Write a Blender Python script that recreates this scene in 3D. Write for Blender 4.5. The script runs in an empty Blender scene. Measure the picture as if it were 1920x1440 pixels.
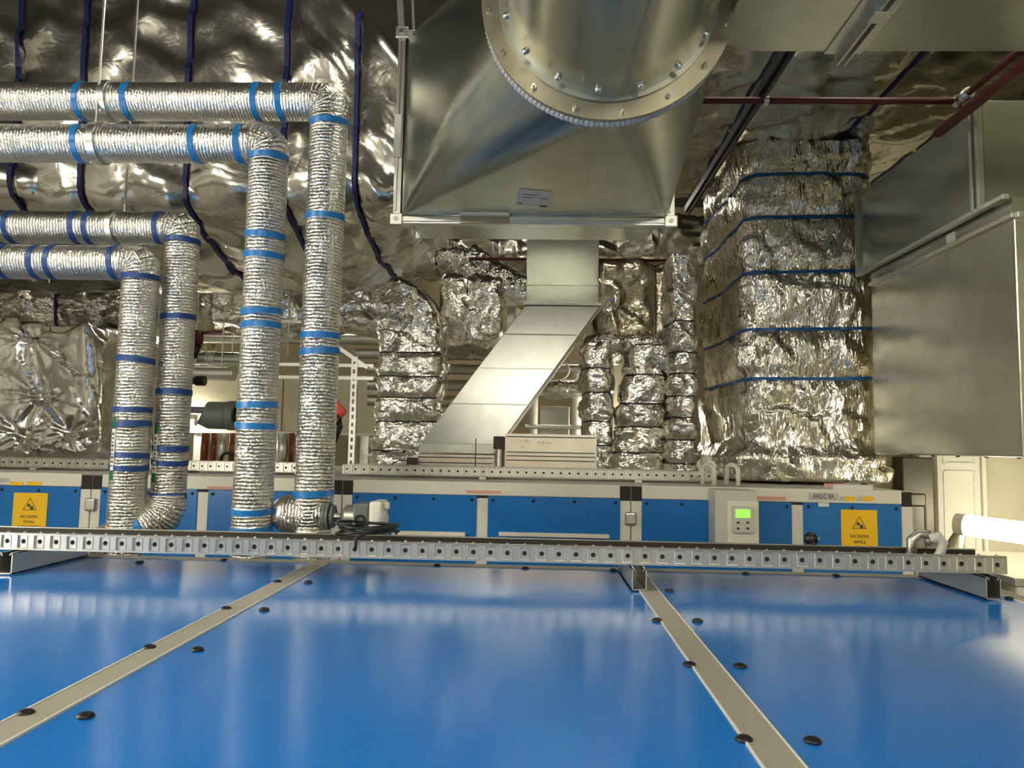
import bpy, bmesh, math, random
from mathutils import Vector, Matrix, noise
random.seed(7)
C = bpy.context.scene.collection
PI = math.pi

# ------------------------------------------------------------------ camera, world, exposure, lights
F = 1400.0                      # focal length in pixels of a 1920 x 1440 frame
CAM = Vector((0, 0, 1.75))
_r = 0.016
_y = Vector((49, -117, -F)).normalized()
_u = Vector((math.sin(_r), math.cos(_r), 0)); _u = (_u - _y * _u.dot(_y)).normalized()
_x = _y.cross(_u)
R3 = Matrix((_x, _y, _u))       # camera axes -> world axes
cam = bpy.data.objects.new('camera', bpy.data.cameras.new('camera')); C.objects.link(cam)
cam.data.sensor_width = 36; cam.data.lens = F / 1920 * 36
cam.data.clip_start = 0.02
cam.matrix_world = Matrix.Translation(CAM) @ R3.to_4x4()
S = bpy.context.scene
S.camera = cam
w = bpy.data.worlds.new('world'); S.world = w; w.use_nodes = True
w.node_tree.nodes['Background'].inputs[0].default_value = (1.0, 0.93, 0.78, 1)
w.node_tree.nodes['Background'].inputs[1].default_value = 0.03
S.view_settings.view_transform = 'Standard'; S.view_settings.look = 'None'
S.view_settings.gamma = 1; S.view_settings.use_curve_mapping = False
S.view_settings.exposure = 1.42
LIGHT_COL = (1.0, 0.94, 0.80)
S.cycles.sample_clamp_indirect = 6.0
S.cycles.blur_glossy = 0.6

def W(px, py, Y):
    d = R3 @ Vector((px - 960, 720 - py, -F)); return CAM + d * (Y / d.y)
def WZ(px, py, z):
    d = R3 @ Vector((px - 960, 720 - py, -F)); return CAM + d * ((z - CAM.z) / d.z)
def WX(px, py, x):
    d = R3 @ Vector((px - 960, 720 - py, -F)); return CAM + d * ((x - CAM.x) / d.x)
def rect(x0, x1, y0, y1, Y):
    xm, ym = (x0 + x1) / 2, (y0 + y1) / 2
    return W(x0, ym, Y).x, W(x1, ym, Y).x, W(xm, y1, Y).z, W(xm, y0, Y).z   # X0 X1 Z0 Z1

# ------------------------------------------------------------------ materials
def mat(name, col, metal=0.0, rough=0.5, coat=0.0, emis=None, spec=0.5):
    m = bpy.data.materials.new(name); m.use_nodes = True
    b = m.node_tree.nodes['Principled BSDF']
    b.inputs['Base Color'].default_value = (*col, 1); b.inputs['Metallic'].default_value = metal
    b.inputs['Roughness'].default_value = rough; b.inputs['Coat Weight'].default_value = coat
    b.inputs['Coat Roughness'].default_value = 0.06; b.inputs['Specular IOR Level'].default_value = spec
    if emis:
        b.inputs['Emission Color'].default_value = (*emis[0], 1); b.inputs['Emission Strength'].default_value = emis[1]
    return m
def nd(m, t, **kw):
    n = m.node_tree.nodes.new(t)
    for k, v in kw.items():
        if k in n.inputs: n.inputs[k].default_value = v
        else: setattr(n, k, v)
    return n
def lk(m, a, b): m.node_tree.links.new(a, b)
def mth(m, op, a, b=None, c=None):
    n = nd(m, 'ShaderNodeMath', operation=op)
    for i, v in enumerate((a, b, c)):
        if v is None: continue
        if isinstance(v, (int, float)): n.inputs[i].default_value = v
        else: lk(m, v, n.inputs[i])
    return n.outputs[0]
def coords(m, scale=(1, 1, 1), kind='Object'):
    t = nd(m, 'ShaderNodeTexCoord'); mp = nd(m, 'ShaderNodeMapping'); mp.inputs['Scale'].default_value = scale
    lk(m, t.outputs[kind], mp.inputs['Vector']); return mp.outputs[0]
def noise_tex(m, vec, scale, detail=2, dist=0.0, rough=0.5):
    n = nd(m, 'ShaderNodeTexNoise'); n.inputs['Scale'].default_value = scale; n.inputs['Detail'].default_value = detail
    n.inputs['Distortion'].default_value = dist; n.inputs['Roughness'].default_value = rough
    lk(m, vec, n.inputs['Vector']); return n.outputs['Fac']
def bump(m, h, strength, dist):
    b = nd(m, 'ShaderNodeBump'); b.inputs['Strength'].default_value = strength; b.inputs['Distance'].default_value = dist
    lk(m, h, b.inputs['Height']); lk(m, b.outputs[0], m.node_tree.nodes['Principled BSDF'].inputs['Normal'])
def mottled(m, c1, c2, scale, detail=3, sock='Base Color', sc=(1, 1, 1)):
    f = noise_tex(m, coords(m, sc), scale, detail)
    r = nd(m, 'ShaderNodeMapRange'); r.inputs['From Min'].default_value = .3; r.inputs['From Max'].default_value = .7
    lk(m, f, r.inputs['Value'])
    b = m.node_tree.nodes['Principled BSDF']
    if sock == 'Base Color':
        x = nd(m, 'ShaderNodeMix', data_type='RGBA')
        x.inputs[6].default_value = (*c1, 1); x.inputs[7].default_value = (*c2, 1)
        lk(m, r.outputs[0], x.inputs[0]); lk(m, x.outputs[2], b.inputs[sock])
    else:
        r.inputs['To Min'].default_value = c1; r.inputs['To Max'].default_value = c2
        lk(m, r.outputs[0], b.inputs[sock])
def facets(m, v, scale, smooth=.25, warp=.25):
    """flat facets with a random tilt each, meeting in creases, as in crumpled foil"""
    nz = nd(m, 'ShaderNodeTexNoise'); nz.inputs['Scale'].default_value = scale * .55; nz.inputs['Detail'].default_value = 1
    lk(m, v, nz.inputs['Vector'])
    off = nd(m, 'ShaderNodeVectorMath', operation='MULTIPLY_ADD'); off.inputs[1].default_value = (warp / scale * 4,) * 3
    lk(m, nz.outputs['Color'], off.inputs[0]); lk(m, v, off.inputs[2])
    vo = nd(m, 'ShaderNodeTexVoronoi', feature='F1'); vo.inputs['Scale'].default_value = scale
    lk(m, off.outputs[0], vo.inputs['Vector'])
    d = nd(m, 'ShaderNodeVectorMath', operation='SUBTRACT'); lk(m, off.outputs[0], d.inputs[0]); lk(m, vo.outputs['Position'], d.inputs[1])
    t = nd(m, 'ShaderNodeVectorMath', operation='SUBTRACT'); lk(m, vo.outputs['Color'], t.inputs[0]); t.inputs[1].default_value = (.5, .5, .5)
    dot = nd(m, 'ShaderNodeVectorMath', operation='DOT_PRODUCT'); lk(m, d.outputs[0], dot.inputs[0]); lk(m, t.outputs[0], dot.inputs[1])
    return dot.outputs['Value']
def foil(name, col=(.80, .77, .69), rough=.22, scale=(1, 1, 1), k=1.0, strength=.55, streak=(1, 1, 1)):
    m = mat(name, col, 1.0, rough)
    v = coords(m, scale); v2 = coords(m, streak)
    b = facets(m, v2, 9 * k)
    a = mth(m, 'ABSOLUTE', mth(m, 'SUBTRACT', noise_tex(m, v, 4.5 * k, 1, 1.0), .5))
    c = mth(m, 'ABSOLUTE', mth(m, 'SUBTRACT', noise_tex(m, v2, 20 * k, 2, .6), .5))
    h = mth(m, 'ADD', mth(m, 'MULTIPLY', a, .09), mth(m, 'ADD', mth(m, 'MULTIPLY', b, .6), mth(m, 'MULTIPLY', c, .035)))
    bump(m, h, strength, 1.0)
    return m
M = {}
M['foil'] = foil('crumpled_foil', k=.8, strength=.5)
M['foil_soft'] = foil('smoother_foil', (.68, .66, .58), .22, k=.5, strength=.14)
M['foil_tall'] = foil('foil_with_upright_creases', (.74, .71, .63), scale=(1.2, 1.2, .7), k=.9, strength=.55, streak=(2.0, 2.0, .55))
M['foil_quilt'] = foil('pulled_tight_foil', (.78, .76, .70), .2, k=.6, strength=.18)
M['foil_far'] = foil('background_foil', (.74, .72, .66), .2, k=1.4, strength=.6)
M['foil_tan'] = foil('tarnished_foil', (.62, .56, .42), .22, k=.6, strength=.3)
def ring_foil(name, strength, freq, col=(.85, .81, .71)):
    m = mat(name, col, 1.0, .30)
    v = coords(m, (1, 1, 1), 'UV')
    s = nd(m, 'ShaderNodeSeparateXYZ'); lk(m, v, s.inputs[0])
    nz = noise_tex(m, v, 22, 2, 0)
    ph = mth(m, 'ADD', mth(m, 'MULTIPLY', s.outputs[0], freq), mth(m, 'MULTIPLY', nz, 3.0))
    wv = mth(m, 'POWER', mth(m, 'ABSOLUTE', mth(m, 'SINE', ph)), .45)
    v2 = coords(m, (1.5, 1, 1), 'UV')
    gate = noise_tex(m, v2, 9, 2, 0)
    h = mth(m, 'ADD', mth(m, 'MULTIPLY', wv, gate), mth(m, 'MULTIPLY', mth(m, 'ABSOLUTE', mth(m, 'SUBTRACT', noise_tex(m, v, 60, 2, .6), .5)), 1.2))
    bump(m, h, strength, .012)
    return m
M['jacket'] = ring_foil('ringed_foil_jacket', .75, 235)
M['jacket_run'] = ring_foil('smooth_foil_jacket', .42, 250, (.74, .72, .65))
def galv(name, col, rough, sp=.05):
    m = mat(name, col, 1.0, rough)
    mottled(m, tuple(c * (1 - sp) for c in col), tuple(min(1, c * (1 + sp)) for c in col), 11, 1)
    bump(m, noise_tex(m, coords(m), 2.0, 0), .10, .04)
    return m
M['galv'] = galv('galvanised_sheet', (.53, .56, .50), .24)
M['galv_dull'] = galv('dull_galvanised_sheet', (.50, .51, .45), .40)
M['galv_bright'] = galv('bright_galvanised_sheet', (.74, .74, .68), .36)
M['zinc'] = galv('zinc_plated_steel', (.70, .69, .63), .34)
M['tray'] = galv('tray_steel', (.66, .64, .57), .36)
M['flange'] = galv('weathered_flange_steel', (.45, .41, .30), .38, .15)
M['galv_smooth'] = galv('smooth_galvanised_sheet', (.48, .49, .43), .17)
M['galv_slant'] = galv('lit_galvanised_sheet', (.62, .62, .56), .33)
M['galv_side'] = galv('dented_galvanised_sheet', (.66, .65, .56), .24)
bump(M['galv_side'], noise_tex(M['galv_side'], coords(M['galv_side'], (.3, .9, 3.0)), 1.6, 1), .16, .06)
M['cabinet'] = galv('dark_cabinet_metal', (.13, .125, .105), .38)
M['bolt'] = mat('bright_bolt_steel', (.85, .82, .74), 1, .2)
M['blue'] = mat('blue_painted_panel', (.0002, .20, .66), 0, .15, 0, spec=.8)
M['blue'].node_tree.nodes['Principled BSDF'].inputs['Coat Roughness'].default_value = .12
M['blue_front'] = mat('blue_front_panel', (.002, .15, .48), 0, .3, .1)
M['beige'] = mat('beige_frame_profile', (.38, .355, .28), 0, .5)
mottled(M['beige'], (.355, .335, .265), (.405, .38, .30), 220, 2)
M['white_frame'] = mat('white_frame_profile', (.74, .71, .60), 0, .45)
M['edge'] = mat('pale_panel_edge', (.78, .75, .64), 0, .4)
M['black'] = mat('black_plastic', (.008, .008, .008), 0, .4)
M['dark'] = mat('dark_rubber_and_shade', (.018, .016, .01), 0, .7)
M['tape'] = mat('blue_tape', (.006, .17, .48), 0, .35)
M['tape_dark'] = mat('dark_blue_tape', (.006, .05, .2), 0, .45)
M['strap'] = mat('blue_strap', (.01, .09, .28), 0, .4)
M['strap_dark'] = mat('navy_strap', (.006, .012, .10), 0, .5)
M['strap_black'] = mat('black_strap', (.012, .012, .012), 0, .5)
M['red'] = mat('red_painted_pipe', (.085, .006, .004), 0, .4)
M['redlever'] = mat('red_lever', (.5, .03, .01), 0, .4)
M['yellow'] = mat('yellow_sign', (.93, .55, .01), 0, .4)
M['label'] = mat('white_label', (.72, .71, .66), 0, .5)
M['grey_label'] = mat('grey_label', (.50, .50, .47), 0, .5)
M['pink'] = mat('pink_sticker', (.72, .33, .26), 0, .5)
M['ink'] = mat('dark_ink', (.06, .05, .03), 0, .6)
M['grey_plastic'] = mat('grey_plastic', (.13, .14, .13), 0, .45)
M['light_grey'] = mat('light_grey_plastic', (.55, .54, .48), 0, .45)
M['cream'] = mat('cream_plastic', (.72, .70, .58), 0, .4)
M['lcd'] = mat('green_display', (.16, .36, .06), 0, .3, emis=((.25, .6, .08), .5))
M['green'] = mat('green_band', (.01, .12, .03), 0, .5)
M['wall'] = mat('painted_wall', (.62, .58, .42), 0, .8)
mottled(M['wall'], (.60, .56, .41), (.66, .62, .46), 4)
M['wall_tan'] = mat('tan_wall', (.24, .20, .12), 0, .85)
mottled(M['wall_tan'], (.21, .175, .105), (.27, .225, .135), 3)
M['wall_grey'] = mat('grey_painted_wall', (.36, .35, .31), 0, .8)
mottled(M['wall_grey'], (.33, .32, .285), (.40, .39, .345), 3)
M['ceiling'] = mat('unlit_dark_soffit', (.05, .047, .04), 0, .9)  # the unlit upper void is put into the ceiling's colour
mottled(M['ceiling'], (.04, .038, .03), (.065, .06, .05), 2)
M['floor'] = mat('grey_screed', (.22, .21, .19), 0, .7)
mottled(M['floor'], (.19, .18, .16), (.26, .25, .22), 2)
M['door'] = mat('white_door_paint', (.78, .77, .66), 0, .5)
M['copper'] = mat('copper_brown_pipe', (.22, .07, .025), .6, .4)
M['lamp'] = mat('fill_diffuser', (1, 1, 1), 0, .5, emis=(LIGHT_COL, 62))
M['fill_lamp_soft'] = mat('fill_diffuser_ceiling', (1, 1, 1), 0, .5, emis=(LIGHT_COL, 19))
M['lamp_low'] = mat('lit_diffuser_low', (1, 1, 1), 0, .5, emis=(LIGHT_COL, 45))
M['lamp_vis'] = mat('lit_diffuser_by_tray', (1, 1, 1), 0, .5, emis=((1.0, .92, .72), 9))
M['fill_lamp_far'] = mat('fill_diffuser_far', (1, 1, 1), 0, .5, emis=(LIGHT_COL, 26))
M['motor'] = mat('dark_brown_motor', (.045, .03, .018), .3, .45)
M['cable'] = mat('black_cable', (.01, .01, .009), 0, .4)

# ------------------------------------------------------------------ mesh helpers
class MB:
    def __init__(s): s.v = []; s.f = []; s.m = []; s.uv = []
    def add(s, vs, fs, mi=0, uvs=None):
        o = len(s.v); s.v += [tuple(p) for p in vs]
        for i, f in enumerate(fs):
            s.f.append(tuple(a + o for a in f)); s.m.append(mi); s.uv.append(uvs[i] if uvs else None)
        return s
    def box(s, x0, x1, y0, y1, z0, z1, mi=0):
        vs = [(x, y, z) for z in (z0, z1) for y in (y0, y1) for x in (x0, x1)]
        return s.add(vs, [(0, 2, 3, 1), (4, 5, 7, 6), (0, 1, 5, 4), (2, 6, 7, 3), (0, 4, 6, 2), (1, 3, 7, 5)], mi)
    def hexa(s, p, mi=0):       # eight points, order as box
        return s.add(p, [(0, 2, 3, 1), (4, 5, 7, 6), (0, 1, 5, 4), (2, 6, 7, 3), (0, 4, 6, 2), (1, 3, 7, 5)], mi)
    def bar(s, a, b, w_, h_, up=(0, 0, 1), mi=0):
        a = Vector(a); b = Vector(b); d = (b - a).normalized(); up = Vector(up)
        if abs(d.dot(up)) > .95: up = Vector((0, 1, 0))
        sx = d.cross(up).normalized() * (w_ / 2); uz = sx.cross(d).normalized() * (h_ / 2)
        return s.hexa([a - sx - uz, a + sx - uz, b - sx - uz, b + sx - uz, a - sx + uz, a + sx + uz, b - sx + uz, b + sx + uz], mi)
    def tube(s, pts, r, n=12, mi=0, cap=True, u0=0.0):
        pts = [Vector(p) for p in pts]; rs = r if isinstance(r, (list, tuple)) else [r] * len(pts)
        d0 = (pts[1] - pts[0]).normalized()
        ref = Vector((0, 0, 1)) if abs(d0.z) < .9 else Vector((0, 1, 0))
        vs = []; u = u0; us = []
        side = d0.cross(ref).normalized(); upv = side.cross(d0).normalized()
        for i, p in enumerate(pts):
            if i: u += (p - pts[i - 1]).length
            us.append(u)
            din = (p - pts[i - 1]).normalized() if i else d0
            dout = (pts[i + 1] - p).normalized() if i < len(pts) - 1 else din
            t = (din + dout)
            t = t.normalized() if t.length > 1e-6 else din
            k = 1 / max(.3, t.dot(din))
            if i:
                q = dprev.rotation_difference(din); side = q @ side; upv = q @ upv
            q2 = din.rotation_difference(t); a = q2 @ side; b = q2 @ upv
            bis = (dout - din)
            for j in range(n):
                an = 2 * PI * j / n
                o = (a * math.cos(an) + b * math.sin(an)) * rs[i]
                if bis.length > 1e-4:
                    bn = (bis - t * bis.dot(t)).normalized(); o += bn * (o.dot(bn) * (k - 1))
                vs.append(p + o)
            dprev = din
        fs = []; uvs = []
        for i in range(len(pts) - 1):
            for j in range(n):
                j2 = (j + 1) % n
                fs.append((i * n + j, i * n + j2, (i + 1) * n + j2, (i + 1) * n + j))
                va, vb = j / n * 2 * PI * rs[i], (j + 1) / n * 2 * PI * rs[i]
                uvs.append(((us[i], va), (us[i], vb), (us[i + 1], vb), (us[i + 1], va)))
        if cap:
            fs.append(tuple(reversed(range(n)))); uvs.append(None)
            fs.append(tuple((len(pts) - 1) * n + j for j in range(n))); uvs.append(None)
        return s.add(vs, fs, mi, uvs)
    def ring_band(s, c, axis, r0, r1, half, n=24, mi=0, a0=0, a1=2 * PI):
        """a flat hoop round an axis: inner radius r0, outer r1"""
        c = Vector(c); ax = Vector(axis).normalized()
        ref = Vector((0, 0, 1)) if abs(ax.z) < .9 else Vector((0, 1, 0))
        e1 = ax.cross(ref).normalized(); e2 = ax.cross(e1).normalized()
        full = abs(a1 - a0 - 2 * PI) < 1e-6; cnt = n if full else n + 1
        vs = []
        for j in range(cnt):
            an = a0 + (a1 - a0) * j / n
            o = e1 * math.cos(an) + e2 * math.sin(an)
            for rr, hh in ((r0, -half), (r1, -half), (r1, half), (r0, half)): vs.append(c + o * rr + ax * hh)
        fs = []
        for j in range(n):
            k = (j + 1) % cnt
            for q in range(4):
                q2 = (q + 1) % 4
                fs.append((j * 4 + q, j * 4 + q2, k * 4 + q2, k * 4 + q))
        return s.add(vs, fs, mi)
    def cyl(s, a, b, r, n=16, mi=0): return s.tube([a, b], r, n, mi)
    def sphere(s, c, rx, ry, rz, n=16, k=10, mi=0):
        c = Vector(c); vs = []
        for i in range(k + 1):
            t = PI * i / k
            for j in range(n):
                a = 2 * PI * j / n
                vs.append(c + Vector((rx * math.sin(t) * math.cos(a), ry * math.sin(t) * math.sin(a), rz * math.cos(t))))
        fs = [(i * n + j, i * n + (j + 1) % n, (i + 1) * n + (j + 1) % n, (i + 1) * n + j) for i in range(k) for j in range(n)]
        return s.add(vs, fs, mi)
    def build(s, name, mats, parent=None, smooth=False, bevel=0.0, angle=None, seg=2):
        if not isinstance(mats, (list, tuple)): mats = [mats]
        off = Vector((0, 0, 0))
        p = parent
        while p is not None: off += p.location; p = p.parent
        me = bpy.data.meshes.new(name)
        me.from_pydata([tuple(Vector(v) - off) for v in s.v], [], s.f)
        for m in mats: me.materials.append(m)
        if any(u for u in s.uv):
            ul = me.uv_layers.new(name='UVMap'); i = 0
            for f, u in zip(s.f, s.uv):
                for k in range(len(f)):
                    if u: ul.data[i].uv = u[k]
                    i += 1
        for i, pl in enumerate(me.polygons):
            pl.material_index = s.m[i]; pl.use_smooth = smooth
        bm = bmesh.new(); bm.from_mesh(me)
        bmesh.ops.recalc_face_normals(bm, faces=bm.faces)
        if angle is not None:
            for e in bm.edges:
                if len(e.link_faces) == 2 and e.calc_face_angle(0) > angle: e.smooth = False
        bm.to_mesh(me); bm.free()
        o = bpy.data.objects.new(name, me); C.objects.link(o)
        if parent: o.parent = parent
        if bevel:
            b = o.modifiers.new('bevel', 'BEVEL'); b.width = bevel; b.segments = seg; b.limit_method = 'ANGLE'
        return o
def thing(name, label, cat, loc, group=None):
    o = bpy.data.objects.new(name, None); C.objects.link(o); o.location = Vector(loc); o.empty_display_size = .05
    o['label'] = label; o['category'] = cat
    if group: o['group'] = group
    return o
def tag(o, label, cat, group=None):
    o['label'] = label; o['category'] = cat
    if group: o['group'] = group
    return o
def struct(o): o['kind'] = 'structure'; return o
def part_label(o, t): o['label'] = t; return o
def words(body, size, parent, c, material, name='lettering', width=None, facing=(0, -1, 0), up=(0, 0, 1)):
    """raised lettering centred at c, facing -Y by default"""
    cu = bpy.data.curves.new('t', 'FONT'); cu.body = body; cu.size = size; cu.align_x = 'CENTER'; cu.align_y = 'CENTER'; cu.extrude = .0006
    t = bpy.data.objects.new('t', cu); C.objects.link(t)
    me = bpy.data.meshes.new_from_object(t.evaluated_get(bpy.context.evaluated_depsgraph_get()))
    bpy.data.objects.remove(t); bpy.data.curves.remove(cu)
    n = Vector(facing).normalized(); u = Vector(up).normalized(); r = u.cross(n)
    mx = max(abs(v.co.x) for v in me.vertices) if len(me.vertices) else 1
    k = (width / 2 / mx) if width else 1
    off = Vector((0, 0, 0)); p = parent
    while p is not None: off += p.location; p = p.parent
    for v in me.vertices: v.co = Vector(c) + r * (v.co.x * k) + u * v.co.y + n * v.co.z - off
    me.materials.clear(); me.materials.append(material)
    o = bpy.data.objects.new(name, me); C.objects.link(o); o.parent = parent
    return o

def ridge(p, k, o=0.0):
    return 1 - 2 * abs(noise.noise(Vector(p) * k + Vector((o, o * 1.7, -o))))
class Duct:
    """A blanket-wrapped duct: a rounded rectangle swept through key sections (centre, U, V, half U, half V, corner radius)."""
    def __init__(s, keys, res=.03, crumple=.01, k=6.0, cinch=(), cinch_d=.015, cinch_w=.035, pillow=0.0, seed=0.0, warp=None, round_end=0.0, pins=(), facet=.16, fk=4.0):
        s.facet = facet; s.fk = fk
        s.keys = [(Vector(c), Vector(u).normalized(), Vector(v).normalized(), a, b, r) for c, u, v, a, b, r in keys]
        s.L = [0]
        for i in range(1, len(keys)): s.L.append(s.L[-1] + (s.keys[i][0] - s.keys[i - 1][0]).length)
        s.res = res; s.crumple = crumple; s.k = k; s.cinch = list(cinch); s.cd = cinch_d; s.cw = cinch_w
        s.pillow = pillow; s.seed = seed; s.warp = warp; s.pins = pins; s.round_end = round_end
        a = max(max(q[3], q[4]) for q in s.keys)
        s.n = max(24, int(4 * (s.keys[0][3] + s.keys[0][4]) / res)) // 4 * 4
    def section(s, t):
        t = min(max(t, 0), s.L[-1])
        for i in range(len(s.L) - 1):
            if t <= s.L[i + 1] or i == len(s.L) - 2: break
        f = (t - s.L[i]) / max(1e-6, s.L[i + 1] - s.L[i]); A, B = s.keys[i], s.keys[i + 1]
        lp = lambda a, b: a + (b - a) * f
        return lp(A[0], B[0]), lp(A[1], B[1]).normalized(), lp(A[2], B[2]).normalized(), lp(A[3], B[3]), lp(A[4], B[4]), lp(A[5], B[5])
    def prof(s, q, a, b, r):
        """q in 0..1 round a rounded rectangle -> (x, y, nx, ny)"""
        r = min(r, a * .98, b * .98)
        segs = [(2 * (b - r), 0), (PI * r / 2, 1)] ; per = 4 * (a - r) + 4 * (b - r) + 2 * PI * r
        d = q * per
        x, y = a, -(b - r)
        for side in range(4):
            ln = 2 * (b - r) if side % 2 == 0 else 2 * (a - r)
            nx, ny = ((1, 0), (0, 1), (-1, 0), (0, -1))[side]; tx, ty = -ny, nx
            cx, cy = ((a - r, b - r), (-(a - r), b - r), (-(a - r), -(b - r)), (a - r, -(b - r)))[side]
            sx, sy = ((a, -(b - r)), (a - r, b), (-a, b - r), (-(a - r), -b))[side]
            if d <= ln: return sx + tx * d, sy + ty * d, nx, ny
            d -= ln
            if d <= PI * r / 2 + 1e-9:
                an = d / r + math.atan2(ny, nx)
                return cx + r * math.cos(an), cy + r * math.sin(an), math.cos(an), math.sin(an)
            d -= PI * r / 2
        return a, -(b - r), 1, 0
    def point(s, t, q, lift=0.0):
        c, U, V, a, b, r = s.section(t)
        sh = 0
        if s.round_end:
            e = min(t, s.L[-1] - t)
            if e < s.round_end: sh = s.round_end * (1 - math.sqrt(max(0, 1 - (1 - e / s.round_end) ** 2)))
        x, y, nx, ny = s.prof(q, max(.01, a - sh), max(.01, b - sh), r)
        nrm = (U * nx + V * ny).normalized(); p = c + U * x + V * y
        if s.warp: p = s.warp(p)
        g = lift
        cn = 0
        for tk in s.cinch: cn = max(cn, math.exp(-((t - tk) / s.cw) ** 2))
        g -= s.cd * cn
        if s.crumple:
            fl = 1 - .45 * cn
            g += fl * s.crumple * (ridge(p, s.k, s.seed) * .7 + ridge(p, s.k * 2.7, s.seed + 5) * .3 - .45)
            g += s.crumple * 1.2 * noise.noise(p * s.k * .35 + Vector((s.seed,) * 3))
        if s.facet:
            pk = p * s.fk + Vector((s.seed, 0, 0)) + noise.noise_vector(p * s.fk * .6) * .35
            c0 = noise.voronoi(pk)[1][0]
            g += s.facet * noise.cell_vector(c0 * 7.3 + Vector((.5, .5, .5))).dot(pk - c0) / s.fk * (1 - .4 * cn)
        if s.pillow and s.cinch:
            ts = sorted([0] + s.cinch + [s.L[-1]])
            for i in range(len(ts) - 1):
                if ts[i] <= t <= ts[i + 1] and ts[i + 1] > ts[i]:
                    g += s.pillow * math.sin(PI * (t - ts[i]) / (ts[i + 1] - ts[i])); break
        p = p + nrm * g
        for pin, dep, rad, ph in s.pins:
            d = p - pin; rr = d.length
            if rr < rad * 3 and nrm.dot(Vector((0, -1, 0))) > .4:
                an = math.atan2(d.z, d.x); fo = math.exp(-(rr / rad) ** 1.1)
                rays = abs(math.sin(an * 4.5 + ph + noise.noise(pin * 9 + Vector((an, 0, 0))) * 2)) ** .6
                p = p - nrm * (dep * fo - dep * .42 * rays * fo * min(1, rr / (.3 * rad)))
        return p
    def mesh(s):
        mb = MB(); n = s.n; m = max(2, int(s.L[-1] / s.res))
        ts = [s.L[-1] * i / m for i in range(m + 1)]
        if s.round_end:
            ts = sorted(set(ts) | {s.round_end * x for x in (.02, .08, .2, .5)} | {s.L[-1] - s.round_end * x for x in (.02, .08, .2, .5)})
        vs = []
        for t in ts: vs += [s.point(t, j / n) for j in range(n)]
        mm = len(ts)
        fs = [(i * n + j, i * n + (j + 1) % n, (i + 1) * n + (j + 1) % n, (i + 1) * n + j) for i in range(mm - 1) for j in range(n)]
        for base, in ((0,), ((mm - 1) * n,)):
            cc = sum((vs[base + j] for j in range(n)), Vector()) / n
            prev = base
            for kk in (.66, .33):
                st = len(vs)
                for j in range(n):
                    p = cc + (vs[base + j] - cc) * kk
                    p = p + Vector((noise.noise(p * 7), noise.noise(p * 7 + Vector((9, 9, 9))), noise.noise(p * 7 + Vector((4, 1, 9))))) * s.crumple
                    vs.append(p)
                fs += [(prev + j, prev + (j + 1) % n, st + (j + 1) % n, st + j) for j in range(n)]
                prev = st
            ci = len(vs); vs.append(cc)
            fs += [(prev + j, prev + (j + 1) % n, ci) for j in range(n)]
        mb.add(vs, fs); return mb
    def strap(s, t, wd=.022, lift=.007, tilt=0.0, n=None):
        n = n or s.n; mb = MB(); vs = []
        for j in range(n):
            q = j / n; tt = t + tilt * math.sin(2 * PI * q)
            pts = [s.point(tt - wd / 2, q, lift), s.point(tt + wd / 2, q, lift)]
            c = s.section(tt)[0]; vs += [pts[0], pts[1], pts[1] + (c - pts[1]).normalized() * .006, pts[0] + (c - pts[0]).normalized() * .006]
        fs = []
        for j in range(n):
            k = (j + 1) % n
            for q in range(4): fs.append((j * 4 + q, j * 4 + (q + 1) % 4, k * 4 + (q + 1) % 4, k * 4 + q))
        mb.add(vs, fs); return mb
def foil_duct(name, label, cat, base, duct, m, straps=(), strap_mat=None, wd=.022, group=None, tilt=0.0, body='foil_jacket', lift=.007):
    t = thing(name, label, cat, base, group)
    duct.mesh().build(body, m, t, smooth=True)
    for s_ in straps: duct.strap(s_, wd, lift, tilt).build('strap', strap_mat, t, smooth=False)
    return t
Xv, Yv, Zv = Vector((1, 0, 0)), Vector((0, 1, 0)), Vector((0, 0, 1))

# ------------------------------------------------------------------ room shell
XL, XR, YF, YB, ZC = -5.5, 3.3, -4.2, 9.0, 4.7
struct(MB().box(XL - .1, XR + .1, YF - .1, YB + .1, -.1, 0).build('floor', M['floor']))
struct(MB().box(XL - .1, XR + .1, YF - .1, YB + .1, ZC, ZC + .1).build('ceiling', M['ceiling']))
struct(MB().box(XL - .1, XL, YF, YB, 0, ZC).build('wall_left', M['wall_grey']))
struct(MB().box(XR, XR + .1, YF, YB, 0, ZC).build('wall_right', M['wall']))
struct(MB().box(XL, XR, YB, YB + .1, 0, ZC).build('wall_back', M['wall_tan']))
struct(MB().box(XL, XR, YF - .1, YF, 0, ZC).build('wall_front', M['wall_grey']))

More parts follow.
